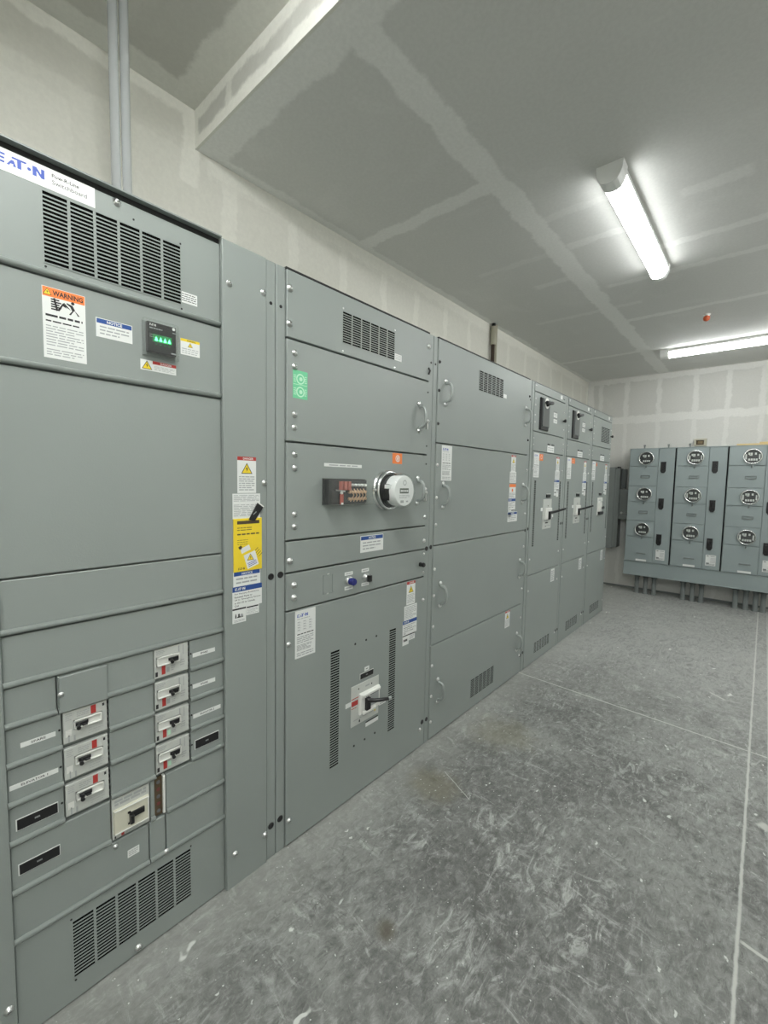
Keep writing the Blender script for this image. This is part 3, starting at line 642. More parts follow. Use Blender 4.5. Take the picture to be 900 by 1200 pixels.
b = MB(); b.tube([(1.214, 1.463, .068), (1.260, 1.459, .074)], .0035, 'zinc', 8); b.lathe(1.243, 1.452, [(.006, .067), (.006, .075)], 'zinc', 10); b.box(1.236, 1.254, 1.405, 1.448, .069, .074, 'tagred', .002); b.box(1.239, 1.251, 1.404, 1.412, .074, .0745, 'label')
lab(b.build('seal_tag', ts), 'red seal tag hanging from a pin')
MB().lathe(1.452, 1.463, [(.006, .060), (.006, .072), (.003, .076)], 'zinc', 10).build('cover_screw', ts)
# utility meter
cy, cz = 1.60, 1.460
b = MB(); b.lathe(cy, cz, [(.096, 0), (.096, .010), (.090, .012), (.090, .020), (.094, .022), (.094, .036), (.088, .040), (.084, .040), (.083, .006)], 'chrome', 40, cap=False); b.lathe(cy, cz, [(.086, .003), (.086, .005)], 'sock', 32); um = b.build('utility_meter', a3)
b = MB(); b.lathe(cy, cz, [(.0825, .038), (.0815, .112), (.079, .122), (.074, .127)], 'glass', 40); b.build('glass_cover', um)
b = MB(); b.lathe(cy, cz, [(.070, .040), (.070, .075)], 'sock', 32); b.lathe(cy, cz, [(.0715, .060), (.0715, .118), (.069, .120)], 'mface', 36); q = .1203
b.rect(cy - .036, cy + .030, cz - .012, cz + .012, q, 'lcd'); b.lines(cy - .03, cy + .026, cz - .008, cz + .008, q + .0002, 1, 'mface', .5)
b.lathe(cy, cz + .038, [(.013, q), (.013, q + .0002)], 'print', 14); b.lathe(cy, cz + .038, [(.009, q), (.009, q + .0004)], 'mface', 14)
b.lines(cy - .04, cy + .04, cz - .036, cz - .018, q, 3, h=.35); b.rect(cy - .03, cy - .006, cz - .056, cz - .044, q, 'print'); b.rect(cy + .012, cy + .028, cz - .053, cz - .046, q, 'print')
b.box(cy - .0735, cy - .068, cz - .045, cz + .030, .045, .085, 'black'); b.box(cy - .0745, cy - .066, cz + .010, cz + .028, .060, .095, 'mface')
b.build('meter_register', um)
pull(a3, 1.857, 1.395, 1.520)
for u, v in ((1.938, 1.464), (1.938, 1.407), (1.932, 1.314)): screw(a3, 1.931, v, 0., .008)
notice(a4, 1.432, 1.591, 1.171, 1.249, 0., fill=.3, ht=.26); screw(a4, 1.036, 1.184, 0., .011); screw(a4, 1.930, 1.183, 0., .009)
# control panel
for v in (1.085, 1.034): screw(a5, 1.057, v, 0., .0105)
b = MB()
for a in ((1.209, 1.263, 1.0985, 1.101), (1.209, 1.263, 1.019, 1.0215), (1.209, 1.2115, 1.019, 1.101), (1.2605, 1.263, 1.019, 1.101)): b.box(*a, 0, .0012, 'steel2')
b.rect(1.230, 1.243, 1.100, 1.106, .0014, 'zinc'); b.rect(1.228, 1.240, 1.016, 1.021, .0014, 'zinc'); b.build('blank_cutout', a5)
b = MB(); b.lathe(1.360, 1.053, [(.021, 0), (.021, .010), (.017, .013)], 'zinc', 20); b.lathe(1.360, 1.053, [(.016, .012), (.0165, .034), (.013, .040)], 'btn', 20); lab(b.build('push_button', a5), 'dark blue push button')
b = MB(); b.lathe(1.469, 1.053, [(.020, 0), (.020, .010), (.015, .014), (.015, .020)], 'zinc', 20); b.box(1.461, 1.477, 1.036, 1.066, .020, .040, 'black', .004); lab(b.build('selector_switch', a5), 'black selector knob on a metal collar')
for u0, u1, v0, v1 in ((1.335, 1.385, 1.079, 1.094), (1.335, 1.386, 1.013, 1.029), (1.443, 1.492, 1.079, 1.094), (1.443, 1.493, 1.013, 1.028)): strip_label(a5, u0, u1, v0, v1, 0., None, dots=True)
b = MB(); b.lathe(1.899, 1.056, [(.012, 0), (.011, .020), (.013, .024), (.010, .030)], 'black', 14); b.build('knob', a5)
for v in (1.11, 1.007): screw(a5, 1.932, v, 0., .006)
for v in (1.135, .137, 2.143):
    for u in (.9965, 1.9635): hole(s2, u, v, -.006, .013 if v < 2 else .006)
# lower door
sheet(a6, 1.063, 1.168, .779, .975, 0.)
danger(a6, 1.787, 1.860, .852, .976, 0., ht=.12)
b = card(1.770, 1.879, .770, .848, 0.); b.lines(1.776, 1.873, .776, .843, T + .0002, 9, h=.4); b.build('instruction_label', a6)
eaton_help(a6, 1.759, 1.881, .692, .770, .0002)
b = card(1.760, 1.813, .638, .691, 0.); b.lines(1.768, 1.80, .655, .672, T + .0002, 1, 'ink', .7); b.rect(1.760, 1.813, .686, .691, T + .0002, 'ink'); b.build('approval_label', a6)
b = card(1.814, 1.866, .656, .691, 0.); b.rect(1.814, 1.866, .685, .691, T + .0002, 'ink'); b.lines(1.82, 1.86, .66, .682, T + .0002, 3); b.build('approval_label', a6)
grille(a6, 1.2555, 1.3075, .217, .752, 0., 1, 46, slot=.62, edge=.001); grille(a6, 1.652, 1.703, .217, .752, 0., 1, 46, slot=.62, edge=.001)
for u in (1.408, 1.481, 1.554):
    for v in (.748, .255): MB().lathe(u, v, [(.0055, 0), (.005, .0015)], 'black', 10).build('bolt_hole', a6)
for u, v in ((1.032, .850), (1.034, .109), (1.934, .853), (1.933, .108)): screw(a6, u, v, 0., .0085)
bk = MB(); bk.box(1.384, 1.575, .352, .547, 0, .003, 'breaker', .001); q = .0033
bk.lines(1.40, 1.54, .375, .385, q, 1); bk.lathe(1.432, .525, [(.004, q), (.004, q + .0005)], 'ink', 8); bk.lathe(1.522, .522, [(.004, q), (.004, q + .0005)], 'ink', 8); bk.rect(1.478, 1.507, .519, .527, q, 'print')
bk.rect(1.386, 1.428, .452, .476, q, 'red'); bk.rect(1.384, 1.432, .485, .489, q, 'red'); bk.rect(1.384, 1.42, .440, .443, q, 'red'); bk.rect(1.436, 1.444, .360, .372, q, 'ink'); bk.rect(1.544, 1.552, .372, .386, q, 'yellow')
bk = bk.build('power_breaker', a6)
b = MB(); b.box(1.433, 1.572, .398, .500, .003, .016, 'trim', .004); b.box(1.448, 1.535, .398, .412, .016, .026, 'trim', .003); b.box(1.438, 1.568, .482, .497, .016, .024, 'trim', .003); b.box(1.500, 1.560, .420, .475, .016, .0165, 'print'); b.box(1.470, 1.560, .476, .480, .016, .0168, 'ink'); b.build('handle_housing', bk)
b = MB(); b.box(1.463, 1.490, .415, .473, .016, .032, 'black', .003); b.tube([(1.474, .462, .028), (1.492, .464, .052), (1.513, .469, .078), (1.536, .476, .103)], [.011, .0095, .0085, .0075], 'black', 10); b.tube([(1.536, .476, .103), (1.544, .478, .112)], .0085, 'galvp', 10); lab(b.build('breaker_handle', bk), 'long black operating handle')
strip_label(a6, 1.350, 1.384, .457, .479, .0, None); strip_label(a6, 1.583, 1.632, .384, .399, .0, None, dots=True); b = card(1.486, 1.577, .314, .333, 0.); b.rect(1.486, 1.575, .334, .340, T, 'ink'); b.build('name_strip', a6)
black_plate(a6, 1.442, 1.536, .563, .592, 0.); b = card(1.473, 1.505, .596, .616, 0.); b.box(1.482, 1.496, .604, .607, T, T + .0005, 'ink'); b.build('name_strip', a6)

# ============================================================ SECTION 3
s3 = cabinet('switchboard_section', 1.9855, 3.299, 'wide plain switchboard section with four full-width doors, each with two pull handles')
post(s3, 1.987, 2.0225, w1=-.006, name='mullion'); post(s3, 3.257, 3.298, w1=-.006, name='mullion')
zs = [2.288, 1.7205, 1.143, .564, .004]; D = []
b = MB(); b.box(2.024, 3.256, 2.288, 2.2945, -.029, -.002, 'gap_shade'); b.build('top_edge_strip', s3)  # shade of the top gap, painted as a dark strip
for i in range(4):
    d = panel(s3, 'hinged_door', 2.024, 3.256, zs[i + 1] + .002, zs[i] - (.0 if i == 0 else .001), -.029, 0., g=.0018); D.append(d)
    hv = [(1.945, 2.066), (1.366, 1.493), (.789, .915), (.210, .340)][i]
    pull(d, 2.103, *hv); pull(d, 3.188, *hv)
for u, v, i in ((2.036, 2.162, 0), (2.036, 2.008, 0), (2.036, 1.827, 0), (2.040, 1.599, 1), (2.040, 1.416, 1), (2.040, 1.264, 1), (2.040, 1.009, 2), (2.040, .856, 2), (2.040, .675, 2), (2.038, .445, 3), (2.038, .263, 3), (2.039, .108, 3),
                (3.247, 2.163, 0), (3.247, 1.834, 0), (3.247, 1.606, 1), (3.247, 1.272, 1), (3.247, 1.017, 2), (3.247, .684, 2), (3.247, .453, 3), (3.247, .15, 3)):
    screw(D[i], u, v, 0., .0075, kind='black' if i == 0 else 'zinc')
grille(D[0], 2.478, 2.806, 2.083, 2.204, 0., 6, 12); grille(D[3], 2.497, 2.816, .080, .202, 0., 6, 13)
b = card(2.815, 2.862, 2.088, 2.113, 0.); b.build('small_label', D[0])
sheet(D[1], 2.080, 2.186, 1.513, 1.712, 0.)
def stack(parent, a, top, k=1., caut=False):
    # column of stickers: danger, instruction, service, approval
    danger(parent, a, a + .074, top - .118, top, 0., ht=.10)
    z = top - .118
    b = card(a - .016, a + .090, z - .080, z, 0.); b.lines(a - .01, a + .084, z - .075, z - .005, T + .0002, 8, h=.4); b.build('instruction_label', parent); z -= .080
    if caut:
        z -= .01; b = card(a - .016, a + .090, z - .105, z, 0.); b.rect(a - .016, a + .090, z - .022, z, T + .0002, 'orange'); b.lathe(a + .035, z - .045, [(.012, T), (.012, T + .0002)], 'orange', 12); b.lines(a - .01, a + .084, z - .100, z - .062, T + .0002, 4); b.build('warning_label', parent); z -= .105
    eaton_help(parent, a - .026, a + .092, z - .082, z, .0002); z -= .084
    b = card(a - .022, a + .028, z - .052, z, 0.); b.lines(a - .014, a + .020, z - .035, z - .018, T + .0002, 1, 'ink', .7); b.build('approval_label', parent)
    b = card(a + .031, a + .082, z - .034 - (.03 if not caut else 0), z, 0.); b.rect(a + .031, a + .082, z - .006, z, T + .0002, 'ink'); b.lines(a + .035, a + .078, z - .030, z - .009, T + .0002, 3); b.build('approval_label', parent)
    return z
stack(D[1], 2.976, 1.706, caut=True)
notice(D[1], 2.948, 3.107, 1.224, 1.296, 0., fill=.3)
danger(D[3], 2.973, 3.051, .434, .558, 0.)
for v in (1.1395, .137, 2.143):
    for u in (2.0045, 3.279): hole(s3, u, v, -.006, .012 if v < 2 else .006)

# ============================================================ SECTIONS 4-6
P = .7705; U0 = 3.301
def narrow(i):
    o = U0 + P * i
    lb = ['nearest of three narrow switchboard sections, orange round sticker, beside the wide section',
          'middle of the three narrow switchboard sections, long breaker handle and orange square sticker',
          'farthest narrow switchboard section, grille in its top door instead of a black switch box'][i]
    s = cabinet('switchboard_section', o + .0005, o + P - .0005, lb)
    a, e = o + .042, o + P - .045
    if i == 2: e = o + P - .03
    post(s, o + .002, a - .002, w1=-.003, name='mullion'); post(s, e + .002, o + P - .002, w1=-.003, name='mullion')
    g = lambda v0, v1, nm: panel(s, nm, a, e, v0, v1, -.029, 0., g=.0018)
    t = g(2.221, 2.289, 'cover_panel'); t1 = g(1.916, 2.219, 'hinged_door'); t2 = g(1.762, 1.914, 'cover_panel'); t3 = g(.7665, 1.760, 'hinged_door'); t4 = g(.004, .7645, 'cover_panel')
    b = MB(); b.box(o + .002, o + P - .002, 2.2905, 2.294, -.03, -.002, 'duct'); b.build('top_edge_strip', s)
    screw(t, o + .063, 2.262, 0., .007); 
    b = card(o + .600, o + .648, 2.243, 2.275, 0.); b.build('small_label', t)
    for u in (o + .665, o + .695): MB().lathe(u, 2.25, [(.005, 0), (.004, .002)], 'black', 8).build('rivet', t)
    if i < 2:
        bx = o + .150
        b = MB(); b.box(bx, bx + .165, 1.935, 2.188, 0, .016, 'black', .006); sw = b.build('rotary_switch', t1)
        b = MB(); b.box(bx + .018, bx + .160, 1.962, 2.184, .016, .022, 'shield', .003); b.build('clear_shield', sw)
        b = MB(); b.lathe(bx + .092, 2.150, [(.042, .022), (.042, .025)], 'trim', 20); b.build('dial_plate', sw)
        b = MB(); b.lathe(bx + .088, 2.147, [(.024, .025), (.022, .036), (.015, .042)], 'black', 20); b.tube([(bx + .045, 2.150, .038), (bx + .088, 2.145, .040), (bx + .15, 2.158, .046)], [.013, .011, .014], 'black', 8); lab(b.build('rotary_handle', sw), 'black rotary handle')
        for v0, v1 in ((2.070, 2.108), (2.022, 2.054)):
            b = card(o + .455, o + .538, v0, v1, 0.); b.lines(o + .465, o + .53, v0 + .006, v1 - .006, T + .0002, 2, h=.5); b.build('name_strip', t1)
            MB().box(o + .46, o + .535, v1 + .004, v1 + .012, 0, T, 'duct').build('name_strip', t1)
    else:
        grille(t1, o + .350, o + .662, 1.976, 2.138, 0., 6, 12, slot=.6)
    b = MB(); b.lathe(o + .690 if i < 2 else e - .02, 2.062, [(.007, 0), (.007, .010), (.015, .013), (.015, .026), (.010, .029)], 'black', 14); b.build('knob', t1)
    for v in (2.165, 2.117, 2.04, 1.985): screw(t1, o + .066, v, 0., .0055)
    for v in (2.133, 1.984): screw(t1, e - .018, v, 0., .0055)
    b = card(o + .345, o + .497, 1.770, 1.824, 0.); b.lines(o + .36, o + .48, 1.78, 1.815, T + .0002, 2, h=.35); b.build('meter_plate', t2)
    MB().box(o + .350, o + .40, 1.828, 1.838, 0, .004, 'black').box(o + .44, o + .49, 1.828, 1.838, 0, .004, 'black').build('clip', t2)
    for v in (1.86, 1.81): screw(t2, o + .054, v, 0., .0055); screw(t2, e - .014, v, 0., .0055)
    sheet(t3, o + .078, o + .186, 1.555, 1.750, 0.)
    if i == 0:
        b = card(o + .188, o + .262, 1.692, 1.744, 0., 'orange')
    elif i == 1: b = card(o + .190, o + .284, 1.700, 1.750, 0., 'orange')
    else: b = card(o + .190, o + .262, 1.700, 1.748, 0., 'pink')
    b.lathe(o + .228, 1.720, [(.017, T), (.017, T + .0002)], 'label' if i < 2 else 'orange', 16); b.lathe(o + .228, 1.720, [(.0125, T), (.0125, T + .0004)], 'orange', 16); b.build('inspection_sticker', t3)
    stack(t3, o + .565, 1.738)
    grille(t3, o + .106, o + .138, .998, 1.528, 0., 1, 46, slot=.62, edge=.001); grille(t3, e - .056, e - .026, .998, 1.526, 0., 1, 46, slot=.62, edge=.001)
    b = MB(); b.box(o + .368, o + .455, 1.388, 1.416, 0, .006, 'black', .001); b.box(o + .366, o + .457, 1.416, 1.420, 0, .004, 'trim'); b.build('nameplate', t3)
    if i < 2:
        b = MB(); b.box(o + .302, o + .490, 1.125, 1.375, 0, .004, 'breaker', .001); q = .0043
        b.rect(o + .35, o + .44, 1.150, 1.153, q, 'print'); b.rect(o + .36, o + .42, 1.170, 1.180, q, 'ink'); b.rect(o + .36, o + .38, 1.142, 1.148, q, 'ink'); b.rect(o + .43, o + .47, 1.146, 1.152, q, 'print'); b.lathe(o + .41, 1.318, [(.005, q), (.005, q + .001)], 'ink', 8); b.lines(o + .315, o + .47, 1.19, 1.215, q, 2)
        k = b.build('power_breaker', t3)
        b = MB(); b.box(o + .335, o + .470, 1.205, 1.300, .004, .020, 'trim', .004); b.box(o + .405, o + .46, 1.215, 1.27, .020, .0205, 'print'); b.build('handle_housing', k)
        h = MB(); hu = o + .405; h.box(hu - .020, hu + .012, 1.205, 1.272, .020, .034, 'black', .003); h.tube([(hu - .004, 1.262, .030), (hu + .020, 1.272, .065), (hu + .045, 1.288, .105), (hu + .062, 1.300, .134)], [.012, .010, .009, .0085], 'black', 10); lab(h.build('breaker_handle', k), 'long black operating handle')
        strip_label(t3, o + .262, o + .302, 1.278, 1.305, 0., None); strip_label(t3, o + .500, o + .545, 1.215, 1.238, 0., None)
    else:
        b = MB(); b.box(o + .325, o + .508, 1.165, 1.362, 0, .004, 'trim', .001); b.lines(o + .36, o + .47, 1.325, 1.35, .0043, 2); k = b.build('power_breaker', t3)
        b = MB(); b.box(o + .345, o + .410, 1.215, 1.315, .004, .030, 'trim', .004); b.box(o + .42, o + .49, 1.262, 1.318, .004, .022, 'duct', .003); b.build('handle_housing', k)
        b = MB(); b.box(o + .395, o + .50, 1.235, 1.262, .010, .034, 'black', .004); b.box(o + .345, o + .50, 1.172, 1.205, .004, .024, 'black', .005); b.build('breaker_handle', k)
    for u, v in ((o + .072, .897), (o + .072, 1.62), (e - .012, .897), (e - .012, 1.62)): screw(t3, u, v, 0., .007)
    b = card(o + .556, o + .642, .636, .750, 0.); b.lines(o + .565, o + .633, .643, .735, T + .0002, 7, h=.5); b.build('instruction_label', t4)
    grille(t4, o + .245, o + .578, .078, .164, 0., 6, 9, slot=.55, colgap=.012)
    for u, v in ((o + .072, .640), (e - .014, .640), (e - .014, .14)): screw(t4, u, v, 0., .007)
    for v in (1.147, .148): hole(s, o + .022, v, -.003, .012); hole(s, o + P - .024, v, -.003, .012) if i < 2 else None
for i in range(3): narrow(i)

# ============================================================ METER BANK on the back wall
def meter_stack(i):
    x = -.058 + .5415 * i; w_ = .5385
    lb = ['left meter stack on the back wall, next to the corner wireway, three round sockets', 'middle meter stack on the back wall, below the small beige box, three round sockets', 'right meter stack on back wall, cut by the photo edge, wooden strip on top'][i]
    t = thing('meter_stack', (x + w_ / 2, 7.0, .45), lb, 'electric meter cabinet', 'meter stacks on the back wall')
    b = MB(BANK); b.box(x, x + w_ - .001, .452, 2.006, -.345, -.014, 'bank', .001); b.build('cabinet_body', t)
    b = MB(BANK); b.box(x + w_ - .007, x + w_, .452, 2.006, -.014, -.001, 'dark'); b.box(x, x + w_, 2.0, 2.010, -.345, .003, 'bank'); b.build('edge_rail', t)
    c = x + .350 if i else x + .345
    rp = panel(t, 'breaker_cover', c, x + w_ - .008, .455, 1.999, -.013, 0., 'bank', BANK)
    zz = [1.999, 1.765, 1.497, 1.281, 1.022, .800, .455]
    for k in range(3):
        mz = (1.874, 1.389, .906)[k]; mx_ = x + (.205, .209, .225)[i]
        mp = panel(t, 'socket_cover', x + .004, c, zz[2 * k + 1], zz[2 * k], -.013, .003, 'bank', BANK)
        dp = panel(t, 'unit_door', x + .004, c, zz[2 * k + 2], zz[2 * k + 1], -.013, .0, 'bank', BANK)
        b = MB(BANK); b.lathe(mx_, mz, [(.094, .003), (.094, .018), (.088, .028), (.080, .030), (.078, .012)], 'chrome', 36, cap=False)
        b.lathe(mx_, mz, [(.077, .010), (.077, .012)], 'sock', 32); so = b.build('meter_socket', mp)
        b = MB(BANK)
        for a in (-.034, -.012, .026): b.box(mx_ + a - .009, mx_ + a + .009, mz + .020, mz + .044, .012, .024, 'jaw', .002)
        b.box(mx_ - .030, mx_ - .004, mz + .010, mz + .018, .012, .02, 'jaw')
        for q4 in range(4): b.box(mx_ - .041 + .023 * q4, mx_ - .023 + .023 * q4, mz - .050, mz - .026, .012, .022, 'jaw', .002)
        if i == 2 or (i == 1 and k != 2):
            for sg in (-1, 1): b.box(mx_ + sg * .062 - .007, mx_ + sg * .062 + .007, mz - .034, mz + .026, .012, .022, 'jaw', .002)
        b.build('socket_jaws', so)
        b = MB(BANK); b.lathe(mx_, mz, [(.0785, .024), (.0780, .0255)], 'glass', 32); b.build('glass_cover', so)
        b = MB(BANK); b.tube([(mx_, mz - .105, .004), (mx_, mz - .112, .012), (mx_ - .002, mz - .135, .010)], .006, 'duct', 8); b.build('hasp', dp if False else mp)
        lz = mz - .250 if k < 2 else mz - .332
        b = MB(BANK)
        if k < 2:
            for a in ((mx_ - .055, mx_ + .050, lz + .014, lz + .019), (mx_ - .060, mx_ + .045, lz - .018, lz - .008)): b.box(*a, 0, .010, 'duct', .002)
            b.box(mx_ + .043, mx_ + .049, lz - .016, lz + .018, 0, .008, 'duct'); b.box(mx_ - .058, mx_ - .052, lz - .016, lz + .018, 0, .008, 'duct')
        else: b.box(mx_ - .055, mx_ + .055, lz - .006, lz + .003, 0, .012, 'duct', .002)
        b.build('latch_pull', dp)
        kz = (1.750, 1.263, .780)[k]; kx = x + .405 + .008 * (i > 0)
        b = MB(BANK); b.prism([(kx - .030, kz + .074), (kx + .030, kz + .074), (kx + .030, kz - .050), (kx + .014, kz - .076), (kx - .014, kz - .076), (kx - .030, kz - .050)], 0, .010, 'black')
        b.box(kx - .012, kx + .012, kz - .02, kz + .045, .010, .024, 'black', .004); b.build('breaker_toggle', rp)
        if k == 2:
            b = MB(BANK); b.box(mx_ - .062, mx_ + .066, .466, .491, 0, .003, 'label'); b.build('number_plate', dp)
    b = MB(BANK); lx = x + .378 + .005 * i; b.box(lx, lx + .104, .508, .645, 0, T, 'label'); q = T + .0003; b.lines(lx + .05, lx + .095, .62, .637, q, 1); b.rect(lx + .01, lx + .03, .625, .632, q, 'ink'); b.lines(lx + .05, lx + .098, .545, .610, q, 5, h=.35); b.lines(lx + .008, lx + .098, .514, .535, q, 2, h=.6); b.rect(lx + .008, lx + .038, .525, .545, q, 'duct'); b.build('rating_label', rp)
    for a in ((.155, .435) if i == 0 else (.13,) if i == 1 else ()):
        b = MB(WORLD); b.tube([(x + a, BANKY + .1, 2.008), (x + a, BANKY + .1, 2.05)], .009, 'duct', 8); b.tube([(x + a, BANKY + .1, 2.045), (x + a, BANKY + .1, 2.062)], .014, 'duct', 6); b.build('top_bolt', t)
for i in range(3): meter_stack(i)
b = MB(BANK); b.box(-.060, 1.57, .262, .449, -.33, .004, 'bank', .003); b.box(-.060, 1.57, .262, .272, .004, .012, 'bank', .002); b.box(-.06, 1.57, .440, .449, .004, .010, 'bank', .002)
tag(b.build('wiring_trough'), 'long grey steel trough running under the three wall meter stacks', 'electrical trough')
cl = [(.098, 1), (.204, 1), (.307, 1), (.640, 2), (.742, 2), (.838, 2), (1.185, 3), (1.285, 3), (1.378, 3), (1.45, 3)]
names = {1: 'left', 2: 'middle', 3: 'right'}; cnt = {1: 0, 2: 0, 3: 0}; tot = {1: 3, 2: 3, 3: 4}
for x, k in cl:
    b = MB(WORLD); y = BANKY + .11; b.tube([(x, y, 0), (x, y, .262)], .027, 'duct', 16); b.tube([(x, y, .225), (x, y, .262)], .036, 'duct', 16); b.tube([(x, y, 0), (x, y, .012)], .036, 'duct', 16)
    ordn = (['leftmost', 'second', 'rightmost'] if tot[k] == 3 else ['leftmost', 'second', 'third', 'rightmost'])[cnt[k]]; cnt[k] += 1
    tag(b.build('conduit_stub'), '%s grey floor pipe below the %s meter stack' % (ordn, names[k]), 'pipe', 'floor conduits under the meter stacks')

# corner wireway and boxes
t = thing('wireway', (-.32, 7.08, .58), 'tall narrow grey wireway on back wall in the corner beside the switchboard end', 'electrical trough')
b = MB(WORLD); b.box(-.44, -.268, 6.985, 7.183, .58, 1.76, 'duct', .003); b.build('trunk', t)
b = MB(WORLD); b.box(-.268, -.205, 7.0, 7.183, .60, 1.745, 'duct', .003); b.box(-.258, -.250, 6.996, 7.0, .61, 1.74, 'steel2'); b.build('side_channel', t)
b = MB(WORLD); b.box(-.250, -.215, 7.02, 7.08, 1.745, 1.770, 'black', .003); b.build('bushing', t)
b = MB(WORLD); b.box(-.205, -.150, 7.10, 7.183, 1.455, 1.735, 'duct', .002); b.build('riser', t)
t = thing('junction_box', (-.13, 7.1, 1.01), 'small grey junction box between the corner wireway and the left meter stack', 'electrical box')
b = MB(WORLD); b.box(-.204, -.061, 7.02, 7.183, 1.012, 1.448, 'duct', .003); b.build('box_body', t)
b = MB(WORLD); b.fr = lambda u, v, w: Vector((u, 7.02 - w, v)); b.box(-.200, -.066, 1.02, 1.44, 0, .004, 'duct', .002); b.build('box_cover', t)
b = MB(); b.fr = lambda u, v, w: Vector((u, 7.016 - w, v)); b.lathe(-.165, 1.105, [(.016, 0), (.016, .006), (.009, .010), (.003, .010)], 'jaw', 14); b.tube([(-.150, 1.105, .005), (-.07, 1.105, .005)], .004, 'jaw', 6); b.build('latch', t)

# small things above the bank
t = thing('wall_box', (.70, 7.12, 2.045), 'small beige electrical box with a dark brown opening on wall above the middle meter stack', 'electrical box')
b = MB(BWALL)
for a in ((.632, .765, 2.118, 2.137), (.632, .765, 2.043, 2.056), (.632, .653, 2.056, 2.118), (.738, .765, 2.056, 2.118)): b.box(*a, 0, .05, 'boxb', .002)
b.build('box_frame', t); b = MB(BWALL); b.box(.653, .738, 2.056, 2.118, .0, .030, 'brown'); b.box(.670, .722, 2.072, 2.105, .030, .036, 'boxbrown', .002); b.build('receptacle', t)
b = MB(WORLD); b.box(1.09, 1.60, BANKY + .03, BANKY + .12, 2.011, 2.032, 'wood', .002)
tag(b.build('wood_strip'), 'pale pine strip lying on top of the right meter stack', 'wood')
b = MB(WORLD); b.box(1.30, 1.62, BANKY + .06, BANKY + .16, 2.033, 2.050, 'wood', .002)
tag(b.build('wood_offcut'), 'short pine offcut lying on the longer strip above right meter stack', 'wood')

# conduits and pipe on the left side
for k, y in enumerate((.5675, .602)):
    t = thing('conduit', (-.35, y, 2.29), ['left', 'right'][k] + ' one of two shiny galvanized conduits rising from the nearest cabinet to the ceiling', 'pipe', 'galvanized conduits above the nearest cabinet')
    b = MB(WORLD); b.tube([(-.35, y, 2.290), (-.35, y, CEILH + .01)], .0148, 'galv', 20); b.build('tube', t)
    b = MB(WORLD); b.tube([(-.35, y, 2.289), (-.35, y, 2.325)], .0162, 'zinc', 8); b.build('connector', t)
t = thing('riser_pipe', (WALLX + .04, 4.02, 2.3), 'thin dark rusty pipe on left wall above the wide cabinet', 'pipe')
b = MB(WORLD); b.tube([(WALLX + .035, 4.015, 2.300), (WALLX + .035, 4.005, 2.93)], .018, 'rust', 10); b.build('pipe', t)
b = MB(WORLD); b.tube([(WALLX + .030, 4.07, 2.300), (WALLX + .030, 4.065, CEIL)], .018, 'boxb', 10); lab(b.build('pale_sleeve', t), 'pale sleeve beside the dark pipe')
b = MB(WORLD); b.tube([(WALLX + .035, 4.01, 2.86), (WALLX + .035, 4.01, CEIL - .03)], .026, 'boxb', 10); b.tube([(WALLX + .035, 4.01, CEIL - .035), (WALLX + .035, 4.01, CEIL)], .020, 'black', 8); b.build('coupling', t)

# ceiling cap
t = thing('sprinkler_cap', (.89, 4.98, CEIL), 'small orange sprinkler cap hanging from the ceiling between both lamps', 'sprinkler')
b = MB(WORLD); b.fr = lambda u, v, w: Vector((.89 + u, 4.98 + v, CEIL - w)); b.lathe(0, 0, [(.030, 0), (.030, .004), (.012, .008), (.012, .018)], 'trim', 16); b.build('escutcheon', t)
b = MB(WORLD); b.fr = lambda u, v, w: Vector((.89 + u, 4.98 + v, CEIL - w)); b.lathe(0, 0, [(.012, .012), (.022, .018), (.027, .034), (.022, .052), (.008, .060)], 'sprk', 14); b.build('cap', t)

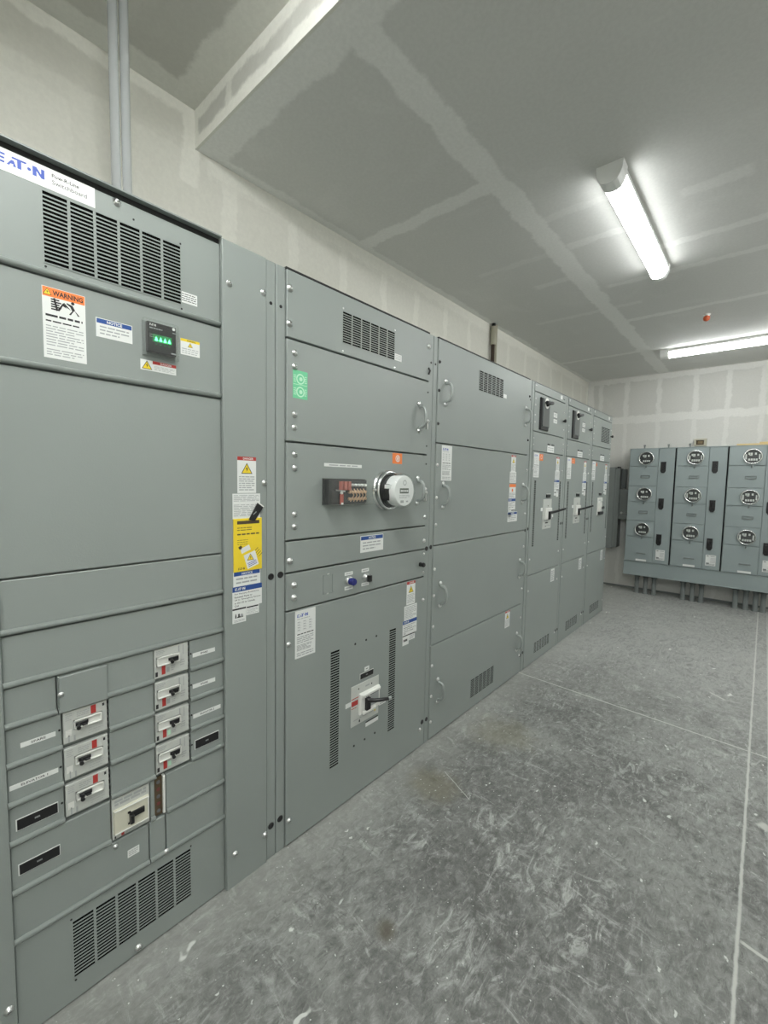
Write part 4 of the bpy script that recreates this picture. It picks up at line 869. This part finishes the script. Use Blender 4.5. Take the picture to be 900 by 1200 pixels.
# ============================================================ light fixtures
def fixture(cx, cy, z, along, L, label, lens='lens'):
    t = thing('strip_light', (cx, cy, z), label, 'ceiling lamp', 'wraparound strip lamps on the ceiling')
    fr = (lambda u, v, w: Vector((cx + u, cy + w, z - v))) if along == 'y' else (lambda u, v, w: Vector((cx + w, cy + u, z - v)))
    h = L / 2
    prof = [(-.057, .031), (-.055, .038), (-.047, .060), (-.036, .078), (-.018, .086), (0, .088), (.018, .086), (.036, .078), (.047, .060), (.055, .038), (.057, .031)]
    b = MB(fr); b.prism([(-.050, 0), (.050, 0), (.0585, .010), (.0585, .031), (-.0585, .031), (-.0585, .010)], -h, h, 'fixture'); b.build('housing', t)
    b = MB(fr); b.prism(prof, -h + .075, h - .040, lens); lab(b.build('diffuser', t), 'glowing white lens')
    e = [(a * 1.07, c * 1.06) for a, c in prof]; e[0] = (-.062, 0.); e[-1] = (.062, 0.)
    b = MB(fr); b.prism(e, -h - .005, -h + .078, 'fixture'); b.build('end_cap', t)
    b = MB(fr); b.prism(e, h - .042, h + .002, 'fixture'); b.build('end_cap', t)
    return t
fixture(.722, 3.06, CEIL, 'y', 1.34, 'lit strip lamp running lengthwise down the ceiling, nearer the viewer')
fixture(1.05, 6.02, CEIL, 'x', 1.34, 'lit strip lamp running crosswise on the ceiling near the back wall', 'lens_far')
fixture(.95, .26, CEILH, 'x', 1.34, 'lit strip lamp on the raised ceiling near the camera, out of the photo', 'lens_near')
fixture(2.3, 4.3, CEIL, 'y', 1.34, 'added strip lamp lengthwise on the ceiling, out of view, brightening the cabinet fronts', 'lens_near')  # invented lamp, added out of view to brighten the cabinet fronts
fixture(2.2, -1.2, CEILH, 'x', 1.34, 'added strip lamp on the raised ceiling behind the camera, unseen fill light', 'lens_near')  # fill lamp added behind the camera to lift the room light

# ============================================================ camera, world, colour
cam = bpy.data.cameras.new('camera'); co = bpy.data.objects.new('camera', cam); C.objects.link(co)
f = 511.26; yw, pt_, rl = math.radians(41.0914), math.radians(4.1003), math.radians(1.0516)
fwd = Vector((-math.sin(yw) * math.cos(pt_), math.cos(yw) * math.cos(pt_), -math.sin(pt_)))
rt = Vector((math.cos(yw), math.sin(yw), 0)); up = rt.cross(fwd)
r2 = rt * math.cos(rl) + up * math.sin(rl); u2 = -rt * math.sin(rl) + up * math.cos(rl)
mt = Matrix((r2, u2, -fwd)).transposed().to_4x4(); mt.translation = Vector((1.3898, 0, 1.5057)); co.matrix_world = mt
cam.sensor_fit = 'VERTICAL'; cam.sensor_height = 36; cam.lens = f / 1200 * 36; cam.clip_start = .02
bpy.context.scene.camera = co
w = bpy.data.worlds.new('world'); bpy.context.scene.world = w; w.use_nodes = True
w.node_tree.nodes['Background'].inputs[0].default_value = (.5, .52, .5, 1); w.node_tree.nodes['Background'].inputs[1].default_value = .1
vs = bpy.context.scene.view_settings
vs.view_transform = 'Standard'; vs.look = 'None'; vs.gamma = 1; vs.use_curve_mapping = False; vs.exposure = 1.5
for o in bpy.data.objects:
    if '_w' in o: del o['_w']
